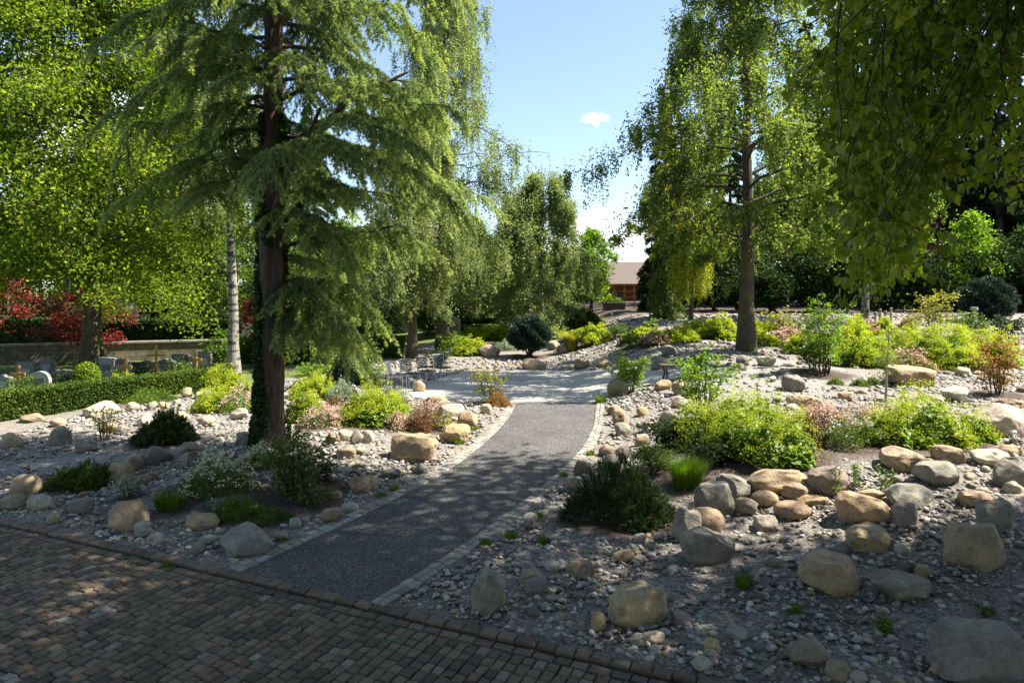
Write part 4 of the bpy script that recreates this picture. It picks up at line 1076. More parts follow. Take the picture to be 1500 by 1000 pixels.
def k_flowers(r, w, d, h, Y, mat='mid', fl='pink', q=1.):
    ls = max(.04, .0028 * Y); g = Geo(); leaves(g, dome(cnt(w, h, ls, 2.4), w, d, h * .8, .2), ls, up=.5, aspect=.45); g.build('foliage', M[mat], r); stalks(r, 16, w, d, h)
    f = Geo(); fs = max(.034, .0021 * Y); c = dome(int((170 * w * d + 40) * q), w, d, h * 1.08, .72)
    Q = np.repeat(c, 7, 0) + rng.normal(size=(len(c) * 7, 3)) * np.array([.028, .028, .018]); leaves(f, Q, fs, up=1.2, aspect=.9); f.build('flowers', M[fl], r)
def k_mat(r, w, d, h, Y, mat='grass', ls=None):
    ls = ls or max(.035, .0026 * Y); g = Geo(); n = cnt(w, h + d * .4, ls, 2.6); P = dome(n, w, d, h, .35)
    leaves(g, P, ls * 1.3, up=.2, aspect=.32, axis=np.array([0, 0, .9]) + P * np.array([.8, .8, 0])); g.build('foliage', M[mat], r)
def k_mugo(r, w, d, h, Y, mat='mugo', sh=.12):
    g = Geo(); gt = Geo(); n = int(np.clip(700 * w * (h + d), 160, 2600)); c = dome(n, w * .94, d * .94, h * .9, .25); o = np.array([0, 0, -.25 * h])
    D = unit((c - o) * np.array([.8, .8, 1]) + rdir(n) * .55 * h + [0, 0, .25 * h]); L = sh * U(.7, 1.4, n)
    k = 9; q = np.linspace(0, 1, k); P = (c[:, None] + D[:, None] * (L[:, None] * q)[..., None]).reshape(-1, 3); rr = np.clip(np.repeat(U(0, .55, n), k) + np.tile(q ** 3 * .45, n), 0, 1)
    ln = max(.045, .0045 * Y); needles(g, P, np.repeat(D, k, 0), 5, ln, max(.006, .0007 * Y), .75, rr)
    for i in range(26):
        e = c[i]; gt.tube(np.array([[0, 0, 0], e * .5 + [0, 0, .03], e]), .018, .006, 5)
    g.build('needles', M[mat], r); gt.build('stems', M['twig'], r)
def k_grass(r, w, d, h, Y, mat='grass', n=None):
    n = n or int(np.clip(900 * w * d * 8 + 60, 60, 1400)); g = Geo(); a = U(0, 2 * PI, n); q = np.sqrt(U(0, 1, n)); b = np.stack([np.cos(a) * q * w * .3, np.sin(a) * q * d * .3, np.zeros(n)], 1)
    o = unit(np.stack([np.cos(a + U(-.6, .6, n)), np.sin(a), np.zeros(n)], 1)); L = h * U(.6, 1.15, n)[:, None]; wd = max(.006, .0007 * Y); sd_ = np.stack([-o[:, 1], o[:, 0], o[:, 2]], 1) * wd * .5
    lean = U(.15, .8, n)[:, None] * min(1, w / max(h, .01)) ; m1 = b + o * lean * L * .35 + [0, 0, 1] * L * .6; t = b + o * lean * L * .9 + [0, 0, 1] * L * (.98 - .25 * lean)
    V = np.stack([b - sd_, b + sd_, m1 + sd_ * .8, m1 - sd_ * .8, t], 1).reshape(-1, 3); i = np.arange(n)[:, None] * 5; rn = U(0, 1, n)
    g.add(V, i + np.array([[0, 1, 2, 3]]), rn); 
    g2 = np.stack([m1 - sd_ * .8, m1 + sd_ * .8, t], 1).reshape(-1, 3); g.add(g2, np.arange(n * 3).reshape(n, 3), rn); g.build('blades', M[mat], r)
def k_shrub(r, w, d, h, Y, mat='bright', ns=6, leaf=None, dens=1., up=1.1, tip=None):
    ls = leaf or max(.06, .0040 * Y); g = Geo(); gt = Geo(); C = []; ns = int(ns * 1.4) + 1
    for i in range(ns):
        az = i * 2.4 + U(-.5, .5); sp = (i + .5) / ns * w * .5; b0 = np.array([math.cos(az), math.sin(az), 0]) * .10 * w * U(.2, 1); e = np.array([math.cos(az) * sp, math.sin(az) * sp * d / w, h * U(.6, 1.) * (1 - .25 * sp / w)])
        P = along(np.array([b0 - [0, 0, .05], b0 * 1.3 + e * [.1, .1, .28], e * [.38, .38, .58] + b0 * .6, e * [.72, .72, .82], e]), np.linspace(0, 1, 9)) + rng.normal(size=(9, 3)) * .014 * h; P[0] = b0 - [0, 0, .05]
        gt.tube(P, .005 + .005 * h, .002, 5)
        for t in U(.22, .98, 11):
            S = polyline(along(P, t), az + U(-1.6, 1.6), U(-.1, .7), w * U(.10, .26), .3, 5, .05); gt.tube(S, .004, .0015, 3); C.append(along(S, U(.35, 1, 6)))
        C.append(along(P, U(.4, 1, 6)))
    C = np.concatenate(C); n = int(np.clip(1.25 * dens * w * h / (ls * ls * .35), 120, 7000)); Q = C[rng.integers(0, len(C), n)] + rng.normal(size=(n, 3)) * ls * np.array([.8, .8, .45])
    leaves(g, Q, ls, up=up, hang=.3); g.build('foliage', M[mat], r); gt.build('stems', M['twig'], r)
def k_round(r, w, d, h, Y, mat='bluepine', trunk=.22):
    """dense round pine or bush on a short trunk"""
    g = Geo(); gt = Geo(); n = int(np.clip(900 * w * h, 300, 1800)); D = rdir(n); c = D * np.array([w / 2, d / 2, h * (1 - trunk) / 2]) * U(.45, 1, n)[:, None] ** .5 * (1 + .13 * np.sin(D[:, :1] * 9 + D[:, 2:] * 7)) + [0, 0, h * (trunk + (1 - trunk) / 2)]
    Dn = unit(D + [0, 0, .5]); k = 6; q = np.linspace(0, 1, k); L = .16 * w * U(.6, 1.2, n); P = (c[:, None] + Dn[:, None] * (L[:, None] * (q - .7))[..., None]).reshape(-1, 3)
    needles(g, P, np.repeat(Dn, k, 0), 6, .0052 * Y, .0010 * Y, .9, np.clip(np.repeat(U(0, .6, n), k) + np.tile(q ** 3 * .4, n), 0, 1))
    for i in range(22): gt.tube(np.array([[U(-.05, .05), U(-.05, .05), -.05], [c[i, 0] * .3, c[i, 1] * .3, h * trunk], c[i]]), .04, .01, 6)
    g.build('needles', M[mat], r); gt.build('trunk', M['barkd'], r)
def k_stem(r, w, d, h, Y, mat='mid'):
    g = Geo(); gt = Geo(); k = 3
    for i in range(k):
        P = polyline([U(-.04, .04), U(-.04, .04), -.02], U(0, 6), 1.45, h * U(.75, 1), .02, 6, .02); gt.tube(P, .006, .003, 4); t = np.linspace(.15, 1, 13); b = along(P, t); a = np.arange(13) * 1.9
        for s in (0, PI):
            ax = np.stack([np.cos(a + s), np.sin(a + s), np.full(13, .75)], 1); leaves(g, b + ax * .03, .075, up=.2, aspect=.34, axis=ax * 1.5)
    g.build('foliage', M[mat], r); gt.build('stems', M['stemg'], r)
def k_sapling(r, w, d, h, Y, mat='birchg'):
    g = Geo(); gt = Geo(); P = trunk_line(h, (.06, 0), 8, .01); gt.tube(P, .035, .008, 7, rough=.1); C = []
    for t in U(.35, 1, 26):
        S = polyline(along(P, t), U(0, 6.3), U(.2, 1.), w * U(.25, .55), .4, 5, .06); gt.tube(S, .007, .002, 3); C.append(along(S, U(.2, 1, 8)))
    C = np.concatenate(C); leaves(g, C[rng.integers(0, len(C), 520)] + rng.normal(size=(520, 3)) * .05, .05, up=.3, hang=.6); g.build('foliage', M[mat], r); gt.build('trunk', M['stake'], r)
KIND = {k[2:]: v for k, v in list(globals().items()) if k.startswith('k_')}
# kind args | centre x, base y, width, height in the photo | name | category | soil factor | label
PLANTS = [l.split('|') for l in """mugo sh=.09|228 655 90 44|mugo_pine|shrub|.6|dark mugo pine cushion among rocks left of the cedar
mugo mat=juniper,sh=.1|105 722 86 30|juniper_shrub|shrub|.5|low spreading yellow-green juniper in the left rock bed
shrub mat=silver,ns=7,dens=1.2|176 738 50 42|willow_shrub|shrub|.3|small silvery-leaved shrub behind the big tan boulder
grass mat=grass,n=900|238 757 58 36|grass_clump|grass clump|.6|bright green grassy cushion left of the white flowers
flowers fl=white,q=.8|298 735 112 62|white_flower_patch|flowers|.7|large patch of white flowers in shade left of the cedar foot
flowers fl=white,q=1.4|372 690 66 28|white_flower_patch|flowers|.6|sun-dappled white flowers right at the cedar foot
shrub mat=mid,ns=24,dens=1.5|418 748 118 118|perennial_bush|shrub|.75|tall feathery dark green perennial in front of the cedar foot
mat mat=grass|338 768 66 34|herb_cushion|herb|.7|green cushion behind the tan rounded boulder
mat mat=silver|318 750 60 14|silver_mat|herb|.5|silvery green mat under the white flowers
shrub mat=dark,ns=9|470 715 50 40|perennial_bush|shrub|.6|low dark bush right of the feathery perennial
shrub mat=yellow,ns=7,dens=.5|140 650 56 62|young_shrub|shrub|.2|sparse yellow-green young shrub on the sunny scree at left
shrub mat=mid,ns=6,dens=.6|86 645 22 22|young_shrub|shrub|.2|small green sprig on the leaning grey-tan boulder
mantle|165 582 62 22|lady_mantle|perennial|.6|yellow-green perennial in front of the hedge middle
mantle|112 594 62 22|lady_mantle|perennial|.6|yellow-green perennial in front of the hedge at left
mat mat=grass|206 592 76 18|herb_cushion|herb|.6|bright green mat beside the sunny rock row
shrub mat=bright,ns=9|256 573 58 30|fern_shrub|shrub|.4|light green fern-like shrub by the hedge end
mantle|318 582 64 30|lady_mantle|perennial|.6|lady's mantle clump left of the cedar, the farther one
flowers fl=pink,mat=bright,q=.7|342 606 60 34|pale_flower_patch|flowers|.5|pale flowers over bright leaves left of the cedar trunk
mantle|440 620 44 46|lady_mantle|perennial|.6|lime lady's mantle tight against the right side of the cedar
flowers fl=pink,mat=mid|472 630 74 28|pink_flower_patch|flowers|.6|pink flowers just right of the cedar
mantle|538 628 96 48|lady_mantle|perennial|.7|big lime lady's mantle in the middle of the pink flowers
flowers fl=pink,mat=mid,q=1.3|588 632 66 22|pink_flower_patch|flowers|.6|pink flowers behind the largest tan boulder
mat mat=rust|618 636 56 34|rust_perennial|perennial|.6|rust-brown perennial behind the largest tan boulder
shrub mat=yellow,ns=9|648 636 44 28|perennial_bush|shrub|.5|yellow-green perennial beside the rust-brown one
flowers fl=pink,mat=silver|636 612 62 20|pink_flower_patch|flowers|.5|pink flowers over silvery leaves near the path bend
mat mat=silver|497 590 56 28|lavender_clump|perennial|.5|silvery lavender clump under the cedar fronds
mat mat=rust|486 600 30 16|rust_perennial|perennial|.4|small reddish clump beside the silvery lavender
shrub mat=mid,ns=10,dens=1.3|540 588 46 66|green_shrub|shrub|.4|leafy green shrub left of the first metal chair
mugo mat=bluepine|507 566 58 44|dwarf_pine|shrub|.4|grey-green dwarf pine under the cedar fronds
mat mat=silver|575 585 44 16|lavender_clump|perennial|.4|silvery clump at the plaza edge left of the orange-tan block
shrub mat=yellow,ns=6,dens=.5,up=.4|712 597 72 72|yellow_shrub|shrub|.25|sparse upright yellow-leaved shrub at the left corner of path and plaza
mat mat=orange|728 598 40 22|grass_clump|grass clump|.3|tawny grass clump beside the sparse yellow-leaved shrub
round mat=bluepine|777 527 60 60|round_pine|shrub|.3|dark blue-green round pine on a short trunk at the plaza back
round mat=mugo,trunk=.08|856 494 46 38|brown_bush|shrub|.3|brownish green round bush behind the plaza
mantle|735 500 44 16|lady_mantle|perennial|.5|yellow-green clump left of the blue-green pine
mantle|690 522 50 18|lady_mantle|perennial|.5|yellow-green clump at the back left corner of the plaza
mat mat=silver|740 515 40 14|lavender_clump|perennial|.4|silvery clump between the pinkish boulder and the blue-green pine
grass mat=yellow|838 515 24 30|grass_clump|grass clump|.3|upright yellow-green grass right of the blue-green pine
mantle|872 506 58 20|lady_mantle|perennial|.5|yellow-green clump below the brownish round bush
mat mat=mid|926 511 36 26|green_cushion|shrub|.4|dark green cushion left of the pink strip
shrub mat=bright,ns=9|957 490 22 26|bright_shrub|shrub|.2|small upright bright shrub beside the golden cypress
flowers fl=pink,mat=mid,q=1.2|975 505 70 14|pink_flower_patch|flowers|.5|pink flower strip left of the large birch
mantle|950 497 60 10|lady_mantle|perennial|.5|lime strip behind the pink flowers left of the large birch
mantle|1035 497 60 18|lady_mantle|perennial|.5|lime clump under the weeping golden cypress
mantle|1062 500 44 26|lady_mantle|perennial|.5|lime clump just left of the large birch trunk
shrub mat=bright,ns=14,dens=1.9|925 578 72 66|bright_shrub|shrub|.25|dense bright green shrub on the olive boulder at the plaza corner
shrub mat=bright,ns=7,dens=.95,leaf=.085|1042 625 100 150|tall_shrub|shrub|.3|tall sparse bright green shrub right of the path
flowers fl=pink,mat=mid,q=1.3|1165 503 84 16|pink_flower_patch|flowers|.5|long pink strip right of the large birch
mantle|1122 508 50 14|lady_mantle|perennial|.4|lime strip at the foot of the pink flowers right of the birch
shrub mat=yellow,ns=8,dens=.8,up=1.4|1152 497 64 50|young_shrub|shrub|.2|yellow-green tiered shrub behind the long pink strip
shrub mat=mid,ns=12,dens=1.8|1200 548 58 62|green_shrub|shrub|.3|dense dark green bush at the foot of the multi-stemmed shrub
shrub mat=bright,ns=12,dens=.9|1222 556 92 132|multi_stem_shrub|shrub|.35|tall multi-stemmed green shrub on the right bed
sapling|1308 602 52 118|sapling|tree|.2|thin young sapling in front of the big tan boulder
mantle|1262 520 60 34|lady_mantle|perennial|.5|lime clump right of the multi-stemmed shrub, farther one
mantle|1288 540 84 34|lady_mantle|perennial|.5|lime clump right of the multi-stemmed shrub, nearer one
flowers fl=pink,mat=birchg,q=.8|1345 548 62 32|pink_flower_patch|flowers|.5|pale pink flowers behind the big tan boulder by the sapling
mantle|1402 543 128 48|lady_mantle|perennial|.6|widest lime-flowered clump on the far right slope
mantle|1480 540 50 40|lady_mantle|perennial|.5|lime clump behind the orange-leaved shrub
shrub mat=orange,ns=8,dens=.9|1483 585 84 108|orange_shrub|shrub|.3|orange-red and green shrub at the right edge
shrub mat=yellow,ns=9,dens=.7|1388 500 76 84|young_shrub|shrub|.2|tall sparse yellow-tipped shrub in front of the wood
shrub mat=yellow,ns=9|1345 486 34 30|bright_shrub|shrub|.3|small bright yellow-green bush beside the stakes
mat mat=orange|1332 484 26 14|orange_perennial|perennial|.3|orange flowers beside the small bright yellow-green bush
flowers fl=pink,mat=rust,q=1.|1285 492 44 16|pink_flower_patch|flowers|.4|reddish pink clump in front of the stake cluster
mantle|1262 492 40 20|lady_mantle|perennial|.4|lime clump left of the reddish pink clump
mantle|1302 492 30 18|lady_mantle|perennial|.4|lime clump right of the reddish pink clump
shrub mat=mid,ns=10,dens=1.5|1435 500 60 46|green_shrub|shrub|.3|green bush behind the widest lime-flowered clump
shrub mat=dark,ns=10,dens=1.5|1490 498 60 40|green_shrub|shrub|.3|dark bush near the right edge before the wood
round mat=bluepine,trunk=.05|1462 474 74 62|young_pine|tree|.2|young grey-green pine before the wood at right
mat mat=mid|1265 568 26 12|herb_cushion|herb|.5|small leafy clump on mulch, left of two beyond the pink flowers
mat mat=mid|1283 566 24 12|herb_cushion|herb|.5|small leafy clump on mulch, right of two beyond the pink flowers
mat mat=grass|1228 565 24 10|herb_cushion|herb|.5|tiny yellow-green cushion at the foot of the multi-stemmed shrub
mantle|1040 662 96 62|lady_mantle|perennial|.75|lady's mantle at the left end of the big green bed
shrub mat=dark,ns=14,dens=2.|985 668 76 56|dark_perennial|perennial|.6|dark green leafy perennial at the left front of the big green bed
mantle|1112 655 110 70|lady_mantle|perennial|.8|lady's mantle below the tall sparse shrub
mantle q=.6|1152 692 120 66|lady_mantle|perennial|.8|lady's mantle with broad dark leaves hanging over the long tan slab
mat mat=purple|1195 660 54 42|purple_perennial|perennial|.6|purple-brown perennial in the middle of the big green bed
flowers fl=pink,mat=purple,q=1.5|1218 632 112 34|pink_flower_patch|flowers|.7|broad haze of pale pink flowers at the back of the big green bed
flowers fl=lilac,mat=mid,q=.25|1262 664 92 58|lilac_flower_patch|flowers|.8|green grassy plant with few lilac flowers in the big green bed
mantle|1372 660 132 66|lady_mantle|perennial|.8|large lady's mantle at the right end of the big green bed
mantle|1440 655 54 44|lady_mantle|perennial|.5|small lady's mantle leaning on the huge pale boulder
mugo sh=.09|918 778 160 92|mugo_pine|shrub|.6|big dark mugo pine right of the path
grass mat=bright,n=1300|1012 722 66 52|grass_clump|grass clump|.6|lime-green grassy tuft right behind the big mugo pine
shrub mat=mid,ns=12,dens=1.6|965 702 76 54|perennial_bush|shrub|.6|green perennial with pale buds behind the big mugo pine
mantle|455 588 66 28|lady_mantle|perennial|.5|lime clump behind the cedar trunk on its right, the farther one
shrub mat=bright,ns=10,dens=1.3|452 570 60 40|bright_shrub|shrub|.3|bright leafy shrub behind the cedar trunk
mantle|558 616 70 28|lady_mantle|perennial|.6|low lime clump between the pink flowers and the plaza
flowers fl=pink,mat=bright,q=1.2|446 606 54 22|pink_flower_patch|flowers|.5|pink flowers behind the lime clump at the cedar foot
mantle|300 606 50 26|lady_mantle|perennial|.4|lime clump below the pale flowers left of the cedar
flowers fl=pink,mat=mid,q=1.2|505 618 60 24|pink_flower_patch|flowers|.5|pink flowers left of the big lime clump right of the cedar
mat mat=mid|386 772 70 22|herb_cushion|herb|.7|dark green low cushion in front of the feathery perennial
shrub mat=mid,ns=9,dens=1.2|452 752 66 40|perennial_bush|shrub|.6|small leafy perennial between the feathery one and the path
shrub mat=mid,ns=12,dens=1.4|470 550 70 54|green_shrub|shrub|.3|green shrub in the shade behind the cedar, left one
shrub mat=mid,ns=12,dens=1.4|528 545 64 54|green_shrub|shrub|.3|green shrub in the shade behind the cedar, near the chairs
shrub mat=dark,ns=10,dens=1.4|640 540 50 30|green_shrub|shrub|.3|low dark shrub behind the farthest metal chair
shrub mat=bright,ns=10,dens=1.2|660 520 54 34|bright_shrub|shrub|.3|bright shrub beside the tall pale gravestone
shrub mat=mid,ns=12,dens=1.4|400 545 60 60|green_shrub|shrub|.3|green shrub right of the white birch trunk
shrub mat=dark,ns=14,dens=2.|1050 694 92 48|dark_perennial|perennial|.6|dark leafy perennial between the lime-green tuft and the broad-leaved mantle
mantle|1085 672 90 58|lady_mantle|perennial|.7|lady's mantle in the heart of the big green bed
mantle|1322 662 80 50|lady_mantle|perennial|.7|lady's mantle beside the few lilac flowers
flowers fl=pink,mat=birchg,q=1.2|1300 626 90 26|pink_flower_patch|flowers|.6|pale pink flowers around the sapling foot
mantle|1175 650 60 36|lady_mantle|perennial|.6|small lady's mantle behind the purple-brown perennial
mantle|1190 520 60 26|lady_mantle|perennial|.5|lime clump left of the dense dark green bush
mantle|1335 522 70 28|lady_mantle|perennial|.5|lime clump behind the pale pink flowers by the sapling
mantle|1120 495 50 16|lady_mantle|perennial|.4|lime strip right behind the large birch trunk
mantle|1000 503 56 16|lady_mantle|perennial|.4|lime strip left of the single poppy
mantle|1450 528 80 30|lady_mantle|perennial|.5|lime clump between the widest one and the right edge
flowers fl=pink,mat=mid,q=1.2|1235 508 70 14|pink_flower_patch|flowers|.5|pink flowers behind the multi-stemmed shrub
mantle|700 500 50 14|lady_mantle|perennial|.4|lime strip behind the large pinkish boulder
mantle|815 497 50 16|lady_mantle|perennial|.4|lime strip behind the pale stones right of the blue-green pine
shrub mat=mid,ns=10,dens=1.4|905 497 40 24|green_shrub|shrub|.3|low green shrub in front of the stone planter
shrub mat=mid,ns=7,dens=1.3|18 585 40 40|grave_shrub|shrub|0|green grave planting at the far left edge behind the hedge
shrub mat=dark,ns=7,dens=1.3|82 575 34 36|grave_shrub|shrub|0|dark grave planting between the pale gravestones left of the clipped ball
shrub mat=mid,ns=7,dens=1.2|172 566 32 30|grave_shrub|shrub|0|green grave planting right of the lime trunk
shrub mat=dark,ns=7,dens=1.3|208 560 40 30|grave_shrub|shrub|0|dark grave planting between the middle wooden crosses
shrub mat=mid,ns=7,dens=1.2|255 556 40 34|grave_shrub|shrub|0|green grave planting right of the flower-hung cross
shrub mat=bright,ns=9,dens=1.2|318 548 56 70|grave_shrub|shrub|0|light green tall shrub left of the white birch trunk
shrub mat=mid,ns=7,dens=1.2|110 560 30 40|grave_shrub|shrub|0|green shrub behind the clipped ball, left of the lime trunk
stem|1226 732 20 50|leafy_shoot|plant|.2|upright leafy stem, left of three at the mulch
stem|1256 718 14 38|leafy_shoot|plant|.2|upright leafy stem, middle one of three at the mulch
stem|1301 727 16 46|leafy_shoot|plant|.2|upright leafy stem, right of three beside the grey slab
grass n=260|1095 866 44 26|grass_tuft|grass tuft|0|grass tuft in gravel right of the big square boulder
grass n=200|1172 908 38 18|grass_tuft|grass tuft|0|low tuft in gravel above the brown angular boulder
shrub mat=bright,ns=6,dens=1.5,leaf=.03|1300 934 38 26|herb_tuft|herb|0|fresh green herb in the gravel at bottom right
shrub mat=mid,ns=5,dens=1.,leaf=.03|1450 908 26 20|herb_tuft|herb|0|small dark herb above the corner slab
grass n=220|788 762 24 12|grass_tuft|grass tuft|0|moss-green tuft by the right kerb, uppermost of four
grass n=220|749 793 30 12|grass_tuft|grass tuft|0|moss-green tuft by the right kerb, left of the middle two
grass n=220|796 800 26 14|grass_tuft|grass tuft|0|moss-green tuft by the right kerb, right of the middle two
grass n=220|711 802 26 12|grass_tuft|grass tuft|0|moss-green tuft by the right kerb, lowest of four
grass n=200|578 722 30 10|grass_tuft|grass tuft|0|grass tuft at the smooth tan boulder in shade
grass n=160|556 732 26 10|grass_tuft|grass tuft|0|grass tuft left of the path kerb in shade
grass n=160|612 690 24 8|grass_tuft|grass tuft|0|grass tuft at the grey wedge stone by the kerb
grass n=160|693 632 34 9|grass_tuft|grass tuft|0|grass tuft right of the orange-tan slab
grass n=160|672 652 30 9|grass_tuft|grass tuft|0|grass tuft below the orange-tan slab
grass n=160|412 796 26 12|grass_tuft|grass tuft|0|dark tuft beside the craggy boulder at the path mouth
grass n=160|866 668 18 9|grass_tuft|grass tuft|0|tuft at the right kerb by the brown round stone
grass n=160|826 701 18 9|grass_tuft|grass tuft|0|tuft at the right kerb above the veined grey stone
grass n=160|882 592 28 16|grass_tuft|grass tuft|0|leafy tuft at the corner of path and plaza
grass n=160|240 832 26 8|grass_tuft|grass tuft|0|yellowish weeds on the road edge near the path mouth
grass n=120|178 774 30 9|grass_tuft|grass tuft|0|dark tuft at the foot of the big tan boulder
grass n=140|20 752 30 8|grass_tuft|grass tuft|0|sunlit tuft at the kerb near the left edge
""".strip().split('\n')]
def plan_plants():
    out = []
    for kd, geo, name, cat, soil, label in PLANTS:
        cx, by, w, h = map(float, geo.split()); p = hit(cx, by); Y = p[1]; wm, hm = w / F * Y * (1.12 if name in ('lady_mantle', 'pink_flower_patch', 'white_flower_patch') else 1), h / F * Y
        d = min(wm * .8, .25 + .55 * wm) if w > h else wm * .85
        sn = (by - HY) / math.hypot(by - HY, F); ht = max(.65 * hm, hm - .26 * d * sn)
        c = ground_pt((cx - CX) / F * Y, Y + d * .45); s = float(soil)
        if s > .25 and Y < 30: SOIL.append((c[0], c[1], wm * (.35 + .45 * s), d * (.4 + .5 * s) + .05))
        out.append((kd, name, cat, label, c, wm, d, ht, Y))
    return out
def build_plants(plan):
    grp = {'grass_tuft': 'small grass tufts in the gravel', 'lady_mantle': 'lady\'s mantle clumps in the beds', 'pink_flower_patch': 'pink flower patches', 'leafy_shoot': 'upright stems in the mulch', 'mugo_pine': 'dark mugo pines'}
    for kd, name, cat, label, c, w, d, h, Y in plan:
        q = kd.split(' '); kw = {}
        if len(q) > 1:
            for a in q[1].split(','):
                k, v = a.split('='); kw[k] = v if k in ('mat', 'fl', 'tip') else int(v) if k in ('n', 'ns') else float(v)
        r = thing(name, label, cat, c, grp.get(name)); KIND[q[0]](r, w, d, h, Y, **kw)
        BL.append((c[0], c[1], w * .3))
# ------------------------------------------------------------------ hedge, graves, wall, houses, furniture
def hedge(name, label, P0, P1, wd, ht, ls, n, mat='hedge'):
    c = ground_pt((P0[0] + P1[0]) / 2, (P0[1] + P1[1]) / 2); L = math.hypot(P1[0] - P0[0], P1[1] - P0[1]); a = math.atan2(P1[1] - P0[1], P1[0] - P0[0])
    r = thing(name, label, 'hedge', c, rz=a); g = Geo(); k = 14
    for i in range(k): g.box([-L / 2 + L * (i + .5) / k, 0, ht * .44], [L / k, wd * .78, ht * .86], 0)  # solid near-black boxes added as the hedge core behind the leaves
    Q = np.stack([U(-.5, .5, n) * L, U(-.5, .5, n) * wd, U(0, 1, n) * ht], 1); f = rng.integers(0, 3, n); s = rng.choice([-1, 1], n)
    Q[f == 0, 1] = (s * wd * .48)[f == 0]; Q[f == 1, 2] = ht * .96; Q[f == 2, 1] = -wd * .48
    Q += rng.normal(size=Q.shape) * .035; gl = Geo(); leaves(gl, Q, ls, up=.5); g.build('dark_core', M['inner'], r); gl.build('foliage', M[mat], r)
def mat_wall():
    m, nt, b = nodes('old_wall_stone'); tc = nt.nodes.new('ShaderNodeTexCoord'); mp = nd(nt, 'ShaderNodeMapping', Rotation=(PI / 2, 0, 0)); nt.links.new(tc.outputs['Object'], mp.inputs[0])
    br = nd(nt, 'ShaderNodeTexBrick', Scale=1.); br.inputs['Brick Width'].default_value = .42; br.inputs['Row Height'].default_value = .2; br.inputs['Mortar Size'].default_value = .02
    br.inputs['Color1'].default_value = (.15, .13, .10, 1); br.inputs['Color2'].default_value = (.21, .185, .145, 1); br.inputs['Mortar'].default_value = (.12, .105, .085, 1); nt.links.new(mp.outputs[0], br.inputs['Vector'])
    n = nd(nt, 'ShaderNodeTexNoise', Scale=3., Detail=8.); nt.links.new(tc.outputs['Object'], n.inputs['Vector'])
    nt.links.new(mix(nt, 1., br.outputs[0], ramp(nt, n.outputs[0], [(.3, (.6, .62, .55)), (.7, (1.3, 1.25, 1.15))]), 'MULTIPLY'), b.inputs['Base Color']); b.inputs['Roughness'].default_value = .9; bump(nt, b, n.outputs[0], .6, .03); return m
